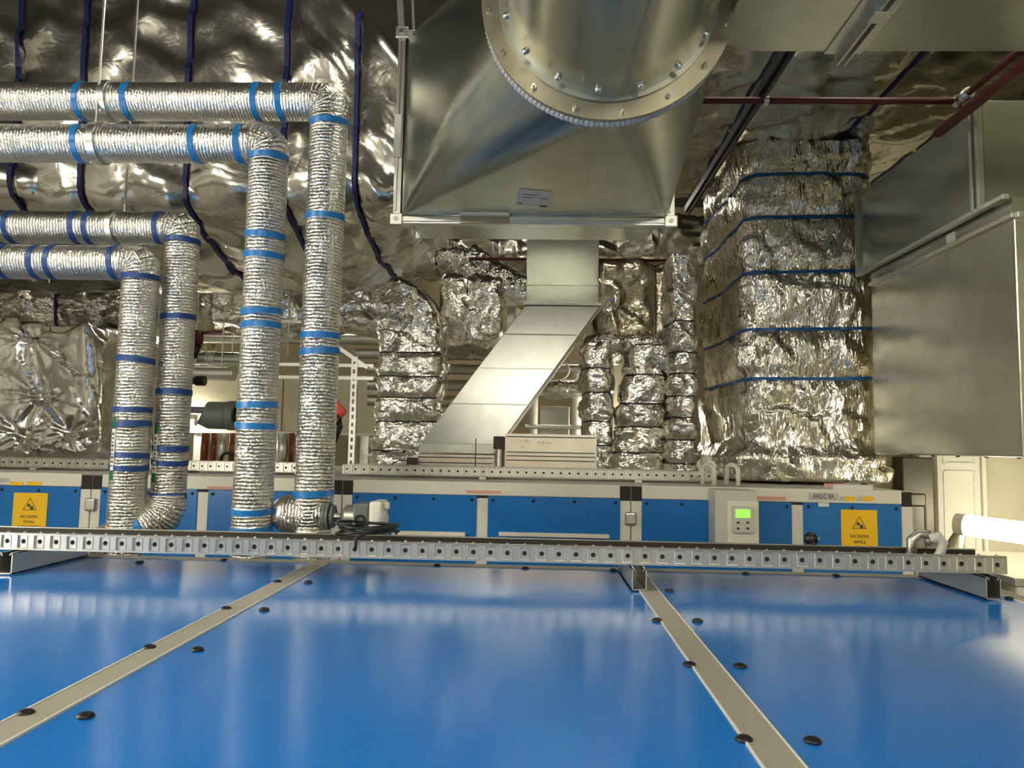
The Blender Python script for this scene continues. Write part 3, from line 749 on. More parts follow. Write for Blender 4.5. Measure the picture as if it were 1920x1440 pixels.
# ------------------------------------------------------------------ square-to-round galvanised transition with round duct
def transition():
    YR, YC = 3.2, 2.2
    X0, X1, Z0, Z1 = rect(757, 1250, 60, 408, YR)
    Z1 = Z0 + .82
    c = W(1140, -4, YC); rc = 248 / F * YC - .014; r = 248 / F * YC - .057; ro = 248 / F * YC
    t = thing('duct_transition', 'galvanised square-to-round duct transition hanging over the near unit', 'duct', ((X0 + X1) / 2, YR, Z0))
    n = 96; vs = []; ca = []
    # a square corner feeds a quarter cone, a side feeds one flat triangle: developable like sheet metal
    cor = [(X1, Z1), (X0, Z1), (X0, Z0), (X1, Z0)]
    mb = MB(); rows = 14
    def circ(a): return Vector((c.x + rc * math.cos(a), YC + .05, c.z + rc * math.sin(a)))
    for q in range(4):
        K = Vector((cor[q][0], YR, cor[q][1])); a0 = q * PI / 2; nn = 20
        grid = []
        for i in range(rows + 1):
            f = i / rows
            grid.append([K.lerp(circ(a0 + PI / 2 * j / nn), f) for j in range(nn + 1)])
        base = [p for row in grid for p in row]; m_ = nn + 1
        fs = [(i * m_ + j, i * m_ + j + 1, (i + 1) * m_ + j + 1, (i + 1) * m_ + j) for i in range(rows) for j in range(nn)]
        mb.add(base, fs)
        K2 = Vector((cor[(q + 1) % 4][0], YR, cor[(q + 1) % 4][1])); P = circ(a0 + PI / 2)
        for i in range(rows):
            f0, f1 = i / rows, (i + 1) / rows
            mb.add([K.lerp(P, f0), K2.lerp(P, f0), K2.lerp(P, f1), K.lerp(P, f1)], [(0, 1, 2, 3)])
    o = mb.build('transition_sheet', M['galv'], t, smooth=True)
    bm = bmesh.new(); bm.from_mesh(o.data); bmesh.ops.remove_doubles(bm, verts=bm.verts, dist=.0004)
    bmesh.ops.recalc_face_normals(bm, faces=bm.faces); bm.to_mesh(o.data); bm.free()
    # stiffening seam on the left cheek
    p0, p1_ = Vector((X0, YR, 0)), None
    # rectangular flange: four angle rails, corner plates, cleats
    fw = .034
    for a, b in (((X0 - fw, X1 + fw), (Z0 - fw, Z0)), ((X0 - fw, X1 + fw), (Z1, Z1 + fw))):
        MB().box(a[0], a[1], YR - .012, YR + .024, b[0], b[1]).box(a[0] + .04, a[1] - .04, YR - .02, YR - .010, b[0] + .008, b[0] + .018).build('flange_rail', M['zinc'], t, bevel=.002)
    for a, b in (((X0 - fw, X0), (Z0, Z1)), ((X1, X1 + fw), (Z0, Z1))):
        MB().box(a[0], a[1], YR - .012, YR + .024, b[0], b[1]).box(a[0] + .008, a[0] + .016, YR - .02, YR - .010, b[0] + .02, b[1] - .02).build('flange_rail', M['zinc'], t, bevel=.002)
    for x in (X0 - fw / 2, X1 + fw / 2):
        for z in (Z0 - fw / 2, Z1 + fw / 2):
            k = MB().box(x - .028, x + .028, YR - .024, YR - .011, z - .026, z + .026).build('corner_plate', M['zinc'], t, bevel=.004)
            MB().cyl((x, YR - .036, z), (x, YR - .022, z), .011, 6).build('corner_bolt', M['bolt'], k)
    q0, q1, q2, q3 = rect(863, 955, 390, 428, YR - .02)
    MB().box(q0, q1, YR - .024, YR - .0125, Z0 - fw, Z0 - fw * .15).build('cleat', M['flange'], t, bevel=.001)
    MB().box(q0, q1, YR - .06, YR - .012, Z0 - .004, Z0 + .004).build('cleat', M['edge'], t, bevel=.001)
    q = rect(750, 766, 215, 295, YR - .02)
    MB().box(X0 - fw - .003, X0 - .006, YR - .025, YR - .011, q[2], q[3]).build('cleat', M['edge'], t, bevel=.001)
    # paper label lying on the underside sheet
    def on_bottom(px, py):
        d = R3 @ Vector((px - 960, 720 - py, -F)); P = circ(-PI / 2)
        A = Vector((X0, YR, Z0)); nrm = (Vector((X1, YR, Z0)) - A).cross(P - A).normalized()
        if nrm.z > 0: nrm = -nrm
        k = (A - CAM).dot(nrm) / d.dot(nrm); return CAM + d * k, nrm
    L4 = [on_bottom(*p) for p in ((973, 353), (1036, 359), (1028, 388), (967, 383))]
    vs = [p + n_ * .001 for p, n_ in L4] + [p + n_ * .003 for p, n_ in L4]
    lb = MB().add(vs, [(3, 2, 1, 0), (4, 5, 6, 7), (0, 1, 5, 4), (1, 2, 6, 5), (2, 3, 7, 6), (3, 0, 4, 7)]).build('paper_label', M['grey_label'], t)
    mk = MB()
    for (xa, xb, ya, yb) in ((980, 1008, 362, 363), (980, 1000, 367, 368), (1012, 1028, 370, 371), (1012, 1026, 383, 386), (972, 980, 378, 380)):
        g = [on_bottom(*p) for p in ((xa, ya), (xb, ya + .09 * (xb - xa)), (xb - 1, yb + .09 * (xb - xa)), (xa - 1, yb))]
        mk.add([p + n_ * .0035 for p, n_ in g], [(0, 1, 2, 3)])
    mk.build('lettering', M['ink'], lb)
    # collar and round flange
    MB().ring_band((c.x, YC + .03, c.z), (0, 1, 0), rc - .006, rc + .002, .026, 96).build('collar', M['galv'], t, smooth=True, angle=.6)
    MB().ring_band((c.x, YC, c.z), (0, 1, 0), r - .005, ro, .005, 96).build('round_flange', M['flange'], t, smooth=True, angle=.6)
    for k in range(16):
        a = 2 * PI * (k + .33) / 16 ; rb = (r + ro) / 2 + .006
        x, z = c.x + rb * math.cos(a), c.z + rb * math.sin(a)
        MB().cyl((x, YC - .016, z), (x, YC + .02, z), .0085, 6).cyl((x, YC - .03, z), (x, YC + .03, z), .004, 8).build('flange_bolt', M['bolt'], t)
    # sealant drips where collar meets sheet
    sm = MB()
    for k in range(150):
        a = 2 * PI * k / 150; q = .010 + .012 * abs(noise.noise(Vector((k * .37, 0, 3))))
        p = circ(a) + Vector((0, .045, 0)); sm.sphere((c.x + rc * math.cos(a), YC + .052 + q * .4, c.z + rc * math.sin(a)), .014, q * 1.5, .009, 8, 5)
    sm.build('sealant_bead', M['grey_label'], t, smooth=True)
    # straight duct behind the rectangle
    b0, b1, b2, b3 = X0 + .05, X1 - .05, Z0 - .002, Z1
    yb_ = W(1005, 473, 3.62).y
    mbd = MB().box(X0 + .012, X1 - .012, YR + .02, 3.62, Z0 + .012, Z1 - .01)
    mbd.build('straight_duct', M['galv'], t, bevel=.03, seg=3)
    for x in (X0 + .02, X1 - .02): MB().box(x - .012, x + .012, 3.55, 3.60, Z0 + .002, Z1).build('seam', M['zinc'], t, bevel=.003)
    # hung rail on the flange's upper-left corner
    a = Vector((X0 - .02, YR - .005, Z1 + .02))
    MB().bar(a, (X0 - .13, YR + .02, ZC), .025, .025).build('hanger', M['zinc'], t)
    MB().bar((X0 + .03, YR + .02, Z1 + .03), (X0 - .05, YR + .02, ZC), .01, .01).build('hanger', M['zinc'], t)
    # round duct
    d = thing('round_duct', 'round galvanised duct bolted to the ring flange overhead', 'duct', (c.x, YC - .3, c.z - r))
    rr = r - .012
    MB().tube([(c.x, YC - .006, c.z), (c.x, YC - .45, c.z), (c.x, YC - .9, c.z), (c.x, YC - 2.2, c.z)], rr, 72, cap=True).build('duct_shell', M['galv'], d, smooth=True, angle=.6)
    MB().ring_band((c.x, YC - .012, c.z), (0, 1, 0), rr - .004, rr + .016, .006, 96).build('end_lip', M['galv_dull'], d, smooth=True, angle=.6)
    an = -PI / 2 + .12
    MB().bar((c.x + rr * math.cos(an), YC - .03, c.z + rr * math.sin(an)), (c.x + rr * math.cos(an + .22), YC - 1.9, c.z + rr * math.sin(an + .22)), .008, .006).build('seam', M['galv_dull'], d)
    for k in range(16):
        a = 2 * PI * (k + .75) / 16
        x, z = c.x + (rr + .003) * math.cos(a), c.z + (rr + .003) * math.sin(a)
        if math.sin(a) < .3: MB().sphere((x, YC - .06, z), .011, .011, .011, 8, 6).build('rivet', M['bolt'], d, smooth=True)
    return X0, X1, Z0, Z1, c, r
TR = transition()

# galvanised duct crossing overhead at the right
def overhead():
    z = W(1650, 97, 2.42).z
    t = thing('rectangular_duct', 'wide galvanised rectangular duct overhead in the upper right', 'duct', (1.5, 2.0, z))
    xs = W(1385, 40, 2.0).x + .03
    o = MB(); n = 8; R = .16
    prof = [(xs + .02, 1.0)] + [(xs + R - R * math.cos(PI / 2 * k / n), 2.42 - R + R * math.sin(PI / 2 * k / n)) for k in range(n + 1)] + [(XR - .04, 2.42), (XR - .04, 1.0)]
    m_ = len(prof)
    o.add([(x, y, zz) for zz in (z, z + .55) for x, y in prof], [tuple(range(m_)), tuple(range(m_, 2 * m_))] + [(k, (k + 1) % m_, m_ + (k + 1) % m_, m_ + k) for k in range(m_)])
    o.build('duct_shell', M['galv'], t, bevel=.004)
    a = WZ(1580, 108, z - .02); 
    x0 = a.x
    for dx in (-.012, .012):
        MB().box(x0 + dx - .004, x0 + dx + .004, 1.0, 2.44, z - .04, z + .002).build('flange_rail', M['zinc'], t, bevel=.001)
    MB().box(x0 - .06, x0 + .06, 1.0, 2.425, z - .006, z + .001).build('seam_strip', M['galv_bright'], t, bevel=.001)
    for y in (1.3, 1.75, 2.15): MB().box(x0 - .028, x0 + .028, y - .03, y + .03, z - .045, z - .004).build('cleat', M['zinc'], t, bevel=.002)
overhead()

# ------------------------------------------------------------------ galvanised duct at the right
def right_duct():
    xl = 1.88; xu = 1.855; YN, YFAR = 2.98, 4.26; YU, YV = 3.13, 4.37
    zlo = WX(1893, 857, xl).z; zm = WX(1870, 420, xl).z; zu = WX(1868, 378, xu).z; zt = WX(1840, 186, xu).z
    t = thing('rectangular_duct', 'tall galvanised duct with diagonal-looking flange against the right wall', 'duct', (2.2, 3.6, zlo))
    MB().box(xl, XR - .03, YN, YFAR, zlo, zm).build('lower_duct', M['galv_side'], t, bevel=.006)
    MB().box(xu, XR - .03, YU, YV, zu, zt).build('upper_duct', M['galv'], t, bevel=.006)
    MB().box(xl + .002, XR - .03, YN + .01, YFAR, zm, zu).build('neck', M['galv'], t)
    MB().box(xl - .016, xl + .012, YN - .01, YFAR, zm - .008, zm + .012).box(xl, XR - .03, YN - .03, YN + .002, zm - .012, zm + .012).build('flange_rail', M['zinc'], t, bevel=.002)
    MB().box(xu - .015, xu + .012, YN, YV, zu - .010, zu + .010).build('flange_rail', M['zinc'], t, bevel=.002)
    MB().box(xu - .02, xu + .01, YU, YU + .02, zu, zt).build('flange_rail', M['galv_dull'], t, bevel=.002)
    MB().box(xu - .02, xu + .01, YU + .045, YU + .065, zu, zt).build('flange_rail', M['galv_dull'], t, bevel=.002)
    MB().box(xu - .02, xu + .01, YV - .03, YV - .01, zu, zt - .02).build('flange_rail', M['galv_dull'], t, bevel=.002)
    yl = WX(1782, 440, xl).y
    MB().box(xl - .004, xl + .02, yl - .03, yl + .03, zm + .02, zu - .02).build('paper_label', M['label'], t)
    for k in range(5):
        MB().cyl((xl + .05, YN + .1 + k * .22, zlo - .006), (xl + .05, YN + .1 + k * .22, zlo + .004), .008, 8).build('screw', M['black'], t)
right_duct()

# ------------------------------------------------------------------ foil column and the overhead foil duct at the right
def foil_column():
    X0, X1 = W(1395, 600, 4.42).x, W(1640, 600, 4.42).x + .03
    z0, z1 = ZA + .016, W(1500, 262, 4.42).z
    cx = (X0 + X1) / 2; cy = 4.42 + .6
    ps = [W(1500, y, 4.42).z for y in (705, 612, 505, 402, 322)]
    cs = [z - z0 for z in ps]; hb = W(1500, 845, 4.42).z - z0
    hu, hv = (X1 - X0) / 2, .6
    keys = [((cx, cy, z0), Xv, Yv, hu + .05, hv + .03, .12), ((cx, cy, z0 + hb - .04), Xv, Yv, hu + .06, hv + .04, .14), ((cx, cy, z0 + hb + .03), Xv, Yv, hu - .0, hv, .10), ((cx, cy, z1), Xv, Yv, hu - .01, hv, .13)]
    keys[0] = ((cx, cy, z0), Xv, Yv, hu + .03, hv + .02, .12)
    d = Duct(keys, .02, .022, 3.6, cs, .010, .04, .006, 3.3)
    foil_duct('foil_wrapped_duct', 'large crumpled foil duct riser with blue straps beside the galvanised duct', 'insulated duct', (cx, cy, z0), d, M['foil_tall'], cs, M['strap'], .018, tilt=.02)
    d2 = Duct([((.62, 4.45, z1 + .385), Yv, Zv, 1.2, .35, .1), ((XR - .08, 4.45, z1 + .385), Yv, Zv, 1.2, .35, .1)], .045, .03, 2.6, (.5, 1.2, 1.75), .02, .05, .01, 8)
    foil_duct('foil_wrapped_duct', 'wide foil duct overhead above the red pipe, lit from below', 'insulated duct', (1.6, 4.45, z1), d2, M['foil_soft'], (.5, 1.2, 1.75), M['strap_dark'], .02)
    return z1
zsl = foil_column()

# upper strut and red sprinkler pipes
a = W(1482, 88, 2.75); b = WX(1286, 402, a.x - .0)
tag(MB().bar(a, (a.x, 4.7, a.z), .041, .041).bar(a + Vector((0, 0, -.03)), (a.x, 4.7, a.z - .03), .012, .02).build('strut_channel', M['strap_black']), 'long black channel strut crossing below the overhead foil duct', 'strut channel')
def red_pipes():
    A = W(1250, 186, 3.1); B = W(1797, 192, 3.1); z = (A.z + B.z) / 2
    t = thing('sprinkler_pipe', 'thin red pipe running level below the overhead foil duct', 'pipe', (B.x, 3.1, z))
    MB().tube([(A.x, 3.1, z), (B.x, 3.1, z)], .0145, 14).build('pipe_run', M['red'], t, smooth=True)
    MB().tube([(B.x, 3.1, z), (B.x, 2.45, z)], .0145, 14).build('pipe_branch', M['red'], t, smooth=True)
    MB().sphere((B.x, 3.1, z), .028, .028, .028).tube([(B.x, 3.09, z), (B.x, 3.02, z)], .024, 14).build('coupling', M['zinc'], t, smooth=True)
    q = W(1437, 188, 3.09); MB().ring_band((q.x, 3.1, z), (1, 0, 0), .013, .02, .01, 16).build('pipe_clip', M['zinc'], t, smooth=True, angle=.6)
    c = W(1860, 170, 2.9)
    tag(MB().tube([(c.x + .0, 3.3, c.z), (c.x, 1.9, c.z)], .022, 16).build('sprinkler_pipe', M['red'], smooth=True), 'thicker red pipe at the top right edge above the galvanised duct', 'pipe')
    A = W(880, 485, 5.66); B = W(1305, 480, 5.66)
    tag(MB().tube([(A.x, 5.66, A.z), (B.x, 5.66, A.z)], .013, 12).build('sprinkler_pipe', M['red'], smooth=True), 'thin dark red pipe passing behind the slanting galvanised duct', 'pipe')
red_pipes()

# ------------------------------------------------------------------ big dark foil duct at the upper left
def big_duct():
    xr = W(757, 250, 3.8).x; z0 = W(700, 372, 3.8).z
    xl = XL + .15; top = ZC - .25; yc, hy = 4.45, .65
    def key(x, zt): return ((x, yc, (z0 + zt) / 2), Yv, Zv, hy, (zt - z0) / 2, .10)
    zt_r = W(755, 105, 3.8).z; zt_m = W(640, 0, 3.8).z
    def warp(p):
        f = min(1, max(0, (xr - p.x) / .7)); g = min(1, max(0, (p.y - 3.8) / 1.3)); h = max(0, 1 - (p.z - z0) / .5)
        return p + Vector((0, 0, -.27 * (f * (2 - f)) * math.sin(g * PI * .62) * h))
    xs = [W(px, 80, 3.8).x for px in (40, 163, 358, 537, 684)]
    cs = [x - xl for x in xs]
    d = Duct([key(xl, top), key(xr - .55, zt_m + .25), key(xr - .32, zt_m), key(xr, zt_r)], .045, .03, 3.2, cs, .02, .05, .02, 11, warp)
    foil_duct('foil_wrapped_duct', 'huge dark foil duct filling the upper left behind the pipes', 'insulated duct', (xl + 1, yc, z0), d, M['foil_soft'], cs, M['strap_dark'], .024, lift=.02)
big_duct()
# quilted foil duct at the left
def quilt():
    Y = 4.75
    X0, X1, Z0, Z1 = rect(-260, 172, 600, 868, Y)
    Z0 = ZA + .07 + .002
    Z0 = ZA + .02
    pins = [(W(px, py, Y), .10, .2, ph) for px, py, ph in ((44, 628, 0.), (62, 745, 1.), (28, 818, 2.), (110, 812, .5), (-70, 700, 1.5))]
    hz = (Z1 - Z0) / 2; yc = Y + .5
    d = Duct([((X0, yc, Z0 + hz), Yv, Zv, .5, hz, .1), ((X1, yc, Z0 + hz), Yv, Zv, .5, hz, .1)], .014, .014, 3.5, (), .0, pillow=0, seed=21, round_end=.1, pins=pins)
    foil_duct('foil_wrapped_duct', 'quilted foil duct with star-shaped pin dimples at the left edge', 'insulated duct', (X1 - .5, yc, Z0), d, M['foil_quilt'])
    # sloping foil shoulder rising behind it
    A0, A1, B0, B1 = rect(-200, 236, 535, 610, Y + .3)
    d = Duct([((A0, 5.9, Z1 + .22), Yv, Zv, .60, .18, .1), ((A1, 5.9, Z1 + .20), Yv, Zv, .60, .18, .1)], .03, .03, 4, (1.0,), .015, .05, 0, 4)
    foil_duct('foil_wrapped_duct', 'crumpled foil duct lying behind the quilted foil duct', 'insulated duct', (A1 - .5, 5.9, Z1 - .06), d, M['foil'], (1.0,), M['strap_dark'], .02)
quilt()

# ------------------------------------------------------------------ wrapped ducts in the middle distance
def wrapped_riser(label, Y, depth, tl, tr, bl, br, pt, cin, m, seed, top_key=None, strap='strap_black', pillow=.007, crumple=.016):
    """a segmented foil riser: pixel edges at its top (tl,tr at pt) and at its foot on the far unit"""
    z0 = ZA + .001; z1 = W((tl + tr) / 2, pt, Y).z
    a = W(tl, pt, Y).x, W(tr, pt, Y).x; b = W(bl, 880, Y).x, W(br, 880, Y).x
    keys = [(((b[0] + b[1]) / 2, Y + depth / 2, z0), Xv, Yv, (b[1] - b[0]) / 2, depth / 2, .06), (((a[0] + a[1]) / 2, Y + depth / 2, z1), Xv, Yv, (a[1] - a[0]) / 2, depth / 2, .06)]
    if top_key: keys += top_key(keys[-1])
    cs = [W((tl + bl) / 2 + 30, y, Y).z - z0 for y in cin]
    d = Duct(keys, .016, crumple, 7, cs, .012, .018, pillow, seed)
    return foil_duct('foil_wrapped_duct', label, 'insulated duct', ((b[0] + b[1]) / 2, Y + depth / 2, z0), d, m, cs, M[strap], .008)
def elbow_left(k):
    c = Vector(k[0]); hu, hv = k[3], k[4]; R = hu + .04
    out = []
    for i in range(1, 6):
        a = PI / 2 * i / 5
        cc = c + Vector((-R + R * math.cos(a), 0, R * math.sin(a)))
        out.append((cc, Vector((math.cos(a), 0, math.sin(a))), Yv, hu, hv, .06))
    e = out[-1][0]; out.append((e + Vector((-1.2, 0, .02)), Vector((0, 0, 1)), Yv, hu, hv, .06)); return out
wrapped_riser('foil riser with elbow to the left, between tallest pipe and slanting duct', 5.27, .5, 712, 822, 692, 818, 625, (845, 790, 745, 705, 660), M['foil'], 41, elbow_left)
def block(label, x0, x1, y0, y1, Y, dep, m, seed, cin=(), strap='strap_black', axis='x', r=.09, crumple=.02):
    X0, X1, Z0, Z1 = rect(x0, x1, y0, y1, Y); yc = Y + dep / 2
    if axis == 'x': ks = [((X0, yc, (Z0 + Z1) / 2), Yv, Zv, dep / 2, (Z1 - Z0) / 2, r), ((X1, yc, (Z0 + Z1) / 2), Yv, Zv, dep / 2, (Z1 - Z0) / 2, r)]
    else: ks = [(((X0 + X1) / 2, yc, Z0), Xv, Yv, (X1 - X0) / 2, dep / 2, r), (((X0 + X1) / 2, yc, Z1), Xv, Yv, (X1 - X0) / 2, dep / 2, r)]
    d = Duct(ks, .025, crumple, 6, cin, .018, .02, .012, seed, round_end=.06)
    return foil_duct('foil_wrapped_duct', label, 'insulated duct', ((X0 + X1) / 2, yc, Z0), d, m, cin, M[strap], .008)
block('bulging foil duct end left of the upright galvanised duct', 822, 944, 512, 645, 5.6, .7, M['foil'], 51, (.22,))
block('foil duct passing above the bulging foil duct end', 690, 884, 462, 505, 5.92, .5, M['foil_far'], 52, (.55,))
A = W(876, 492, 5.85); B = W(1000, 560, 5.85)
d = Duct([(A, Vector((.45, 0, 1)), Yv, .12, .15, .08), (B, Vector((.45, 0, 1)), Yv, .12, .15, .08)], .025, .015, 7, (.2,), .015, .02, .01, 53)
foil_duct('foil_wrapped_duct', 'slanting foil branch beside the upright galvanised duct', 'insulated duct', A, d, M['foil_far'], (.2,), M['strap_black'], .008)
block('tarnished brown foil duct right of the upright galvanised duct', 1112, 1262, 486, 632, 5.45, .8, M['foil_tan'], 54, (.46,), r=.06, crumple=.01)
block('bright crumpled foil underside below the tarnished foil duct', 1095, 1268, 622, 668, 5.3, .7, M['foil_far'], 55)
wrapped_riser('slim foil riser under the tarnished duct, beside the galvanised damper', 5.1, .45, 1097, 1150, 1100, 1152, 640, (835, 790, 735, 690), M['foil'], 56)
wrapped_riser('leaning foil riser under the tarnished duct, leaning to the left', 5.0, .45, 1186, 1258, 1148, 1236, 645, (848, 800, 755, 700), M['foil'], 57)
wrapped_riser('narrow foil riser tight beside the large crumpled foil riser', 4.75, .4, 1262, 1312, 1260, 1308, 476, (870, 825, 782, 742, 700, 660, 600), M['foil'], 58)

# ------------------------------------------------------------------ slanting galvanised duct and dampers
def slant():
    YT, YB_ = 5.25, 4.78
    x0, x1, _, zt = rect(987, 1123, 440, 565, YT); zj = W(1055, 568, YT).z
    fl = [W(788, 838, YB_), W(925, 838, YB_)]; zb = W(860, 832, YB_).z
    t = thing('slanting_duct', 'galvanised duct slanting down left from an upright duct to the dampers', 'duct', ((fl[0].x + fl[1].x) / 2, YB_, zb))
    MB().box(x0, x1, YT, YT + .35, zj, zt + .3).build('upright_duct', M['galv_smooth'], t, bevel=.004)
    MB().box(x0 - .004, x1 + .004, YT - .004, YT + .354, W(1055, 536, YT).z, W(1055, 534, YT).z).build('seam', M['zinc'], t)
    MB().box(x0 - .02, x1 + .02, YT - .02, YT + .37, zj - .02, zj + .004).build('flange_rail', M['zinc'], t, bevel=.002)
    p = [Vector((x0, YT - .005, zj - .02)), Vector((x1 + .02, YT - .005, zj - .02)), Vector((x0, YT + .35, zj - .02)), Vector((x1 + .02, YT + .35, zj - .02))]
    q = [Vector((fl[0].x, YB_, zb)), Vector((fl[1].x + .05, YB_, zb)), Vector((fl[0].x, YB_ + .35, zb)), Vector((fl[1].x + .05, YB_ + .35, zb))]
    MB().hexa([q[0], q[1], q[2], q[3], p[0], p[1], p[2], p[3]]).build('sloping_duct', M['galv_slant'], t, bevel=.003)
    for py in (622, 691, 761):
        f = (W(1055, py, 5.0).z - (zj - .02)) / (zb - (zj - .02))
        r0 = p[0].lerp(q[0], f); r1 = p[1].lerp(q[1], f)
        MB().bar(r0 + Vector((-.002, -.001, 0)), r1 + Vector((.004, -.001, 0)), .007, .007).build('seam', M['zinc'], t)
    mb = MB().bar(p[1], q[1], .016, .016); mb.build('edge_seam', M['zinc'], t)
    z2 = W(860, 850, YB_ - .02).z
    MB().hexa([(fl[0].x - .015, YB_ - .01, z2), (fl[1].x + .0, YB_ - .01, z2), (fl[0].x - .015, YB_ + .38, z2), (fl[1].x, YB_ + .38, z2), (fl[0].x, YB_ - .008, zb), (fl[1].x + .04, YB_ - .008, zb), (fl[0].x, YB_ + .37, zb), (fl[1].x + .04, YB_ + .37, zb)]).build('foot_collar', M['galv'], t, bevel=.002)
    def damper(label, x0, x1, y0, Y, ribs):
        X0, X1, _, Z1 = rect(x0, x1, y0, 880, Y); Z0 = ZA + .001
        d = thing('damper_box', label, 'damper', ((X0 + X1) / 2, Y + .2, Z0), 'galvanised dampers')
        MB().box(X0, X1, Y, Y + .42, Z0, Z1).build('casing', M['flange_damper'], d, bevel=.003)
        for py in ribs:
            z = W((x0 + x1) / 2, py, Y).z
            MB().box(X0 - .004, X1 + .004, Y - .008, Y + .43, z - .004, z + .004).build('rib', M['zinc'], d, bevel=.001); MB().box(X0 + .004, X1 - .004, Y - .0015, Y + .4, z - .0095, z - .004).build('groove', M['motor'], d)
        for x in (X0, X1): MB().box(x - .004, x + .004, Y - .005, Y + .42, Z0, Z1).build('edge_seam', M['zinc'], d)
        return d, X0, X1, Z0, Z1
    d1 = damper('lower galvanised damper under the foot of the slanting duct', 782, 925, 852, 4.76, (856, 866))
    d2 = damper('taller galvanised damper box with scribbled marker notes', 948, 1117, 814, 4.72, (818, 847, 854, 862))
    rnd = random.Random(3)
    for px, py, n in ((975, 826, 5), (1008, 829, 7), (975, 838, 2)):
        mk = MB()
        for k in range(n):
            a = W(px + k * 4, py + rnd.uniform(-2, 1), 4.717); b = W(px + k * 4 + rnd.uniform(-1, 3), py + rnd.uniform(1, 3.5), 4.717)
            mk.bar((a.x, 4.717, a.z), (b.x, 4.717, b.z), .003, .002, (0, 1, 0))
        mk.build('marker_scribble', M['ink'], d2[0])
    X0 = W(925, 850, 4.74).x; 
    mt = thing('damper_motor', 'small dark damper motor between the two galvanised dampers', 'motor', (X0 + .04, 4.76, ZA))
    a = rect(925, 946, 818, 842, 4.7); MB().box(a[0], a[1], 4.70, 4.80, a[2], a[3]).build('motor_body', M['motor'], mt, bevel=.004)
    a = rect(929, 943, 842, 880, 4.72); MB().cyl(((a[0] + a[1]) / 2, 4.75, ZA), ((a[0] + a[1]) / 2, 4.75, a[3] + .01), (a[1] - a[0]) / 2, 16).build('mounting_foot', M['zinc'], mt, smooth=True, angle=.6)
    a = rect(762, 781, 858, 872, 4.7)
    o = thing('damper_motor', 'small dark damper motor left of the lower galvanised damper', 'motor', (a[0], 4.72, ZA))
    MB().box(a[0], a[1], 4.7, 4.78, ZA, a[3]).build('motor_body', M['motor'], o, bevel=.004)
    MB().tube([(a[0] + .005, 4.72, a[3] - .02), (a[0] - .05, 4.7, a[3] - .02), (a[0] - .1, 4.69, a[3] - .05), (a[0] - .12, 4.68, ZA + .002)], .004, 8).build('cable', M['cable'], o, smooth=True)
    r = W(892, 822, 4.6)
    tag(MB().cyl((r.x, 4.62, ZA), (r.x, 4.62, r.z), .003, 8).build('threaded_rod', M['black']), 'thin dark rod standing before the lower galvanised damper', 'rod')
M['flange_damper'] = galv('reflection_tinted_galvanised_sheet', (.72, .64, .50), .35)  # warm reflections on the dampers put into the sheet's base tint
slant()

# ------------------------------------------------------------------ background pipework and frames
def hpipe(label, x0, x1, py, Y, r, m='galv_dull', group=None, collars=(), name='lagged_pipe'):
    a = W(x0, py, Y); b = W(x1, py, Y); z = W((x0 + x1) / 2, py, Y).z
    t = thing(name, label, 'pipe', (a.x, Y, z), group)
    MB().tube([(a.x, Y, z), (b.x, Y, z)], r, 18).build('pipe_run', M[m], t, smooth=True, angle=.6)
    for x in (a.x + .25 * (b.x - a.x), a.x + .75 * (b.x - a.x)): MB().cyl((x, Y, z + r * .9), (x, Y, z + r + .06 if Y > 6.5 and py > 640 else ZC), .005, 6).build('hanger', M['zinc'], t)
    for px in collars:
        x = W(px, py, Y).x; MB().ring_band((x, Y, z), (1, 0, 0), r * .98, r * 1.08, .01, 20).build('collar', M['zinc'], t, smooth=True, angle=.6)
    return t
g = 'level lagged pipes at the back'
for py, x0, x1, r, cl, l in ((637, 500, 940, .052, (845, 905), 'lagged grey pipe at the back, topmost of the stacked row'), (665, 668, 940, .046, (850, 885, 905), 'lagged grey pipe at the back, second row down'),
                             (692, 690, 930, .046, (700, 845), 'lagged grey pipe at the back, third row down'), (722, 690, 900, .05, (840, 890), 'lagged grey pipe at the back, fourth row down'),
                             (752, 690, 880, .05, (850,), 'lagged grey pipe at the back, lowest of the stacked row')):
    hpipe(l, x0, x1, py, 6.6, r, 'galv_dull', g, cl)
hpipe('bright foil pipe seen between the thinner and second foil risers', 330, 470, 672, 5.6, .052, 'galv', g, (392, 398, 403))
hpipe('short bright pipe end below the bright foil pipe', 340, 440, 700, 5.3, .05, 'galv_bright', g, (432,))
hpipe('thin silver pipe just under the dark foil ducts', 300, 470, 636, 5.9, .03, 'galv_bright', g, (440,))
block('bright crumpled foil duct seen between the second and third pipes', 300, 560, 518, 612, 6.62, .55, M['foil'], 61, (.6,))
dk_ = block('dark foil duct crossing behind the two middle pipes', 330, 800, 440, 500, 8.1, .6, M['foil_soft'], 62, (.7, 1.3))
for dx in (-.8, .8): MB().cyl((dk_.location.x + dx, 8.4, dk_.location.z + .25), (dk_.location.x + dx, 8.4, ZC), .006, 6).build('hanger', M['zinc'], dk_)
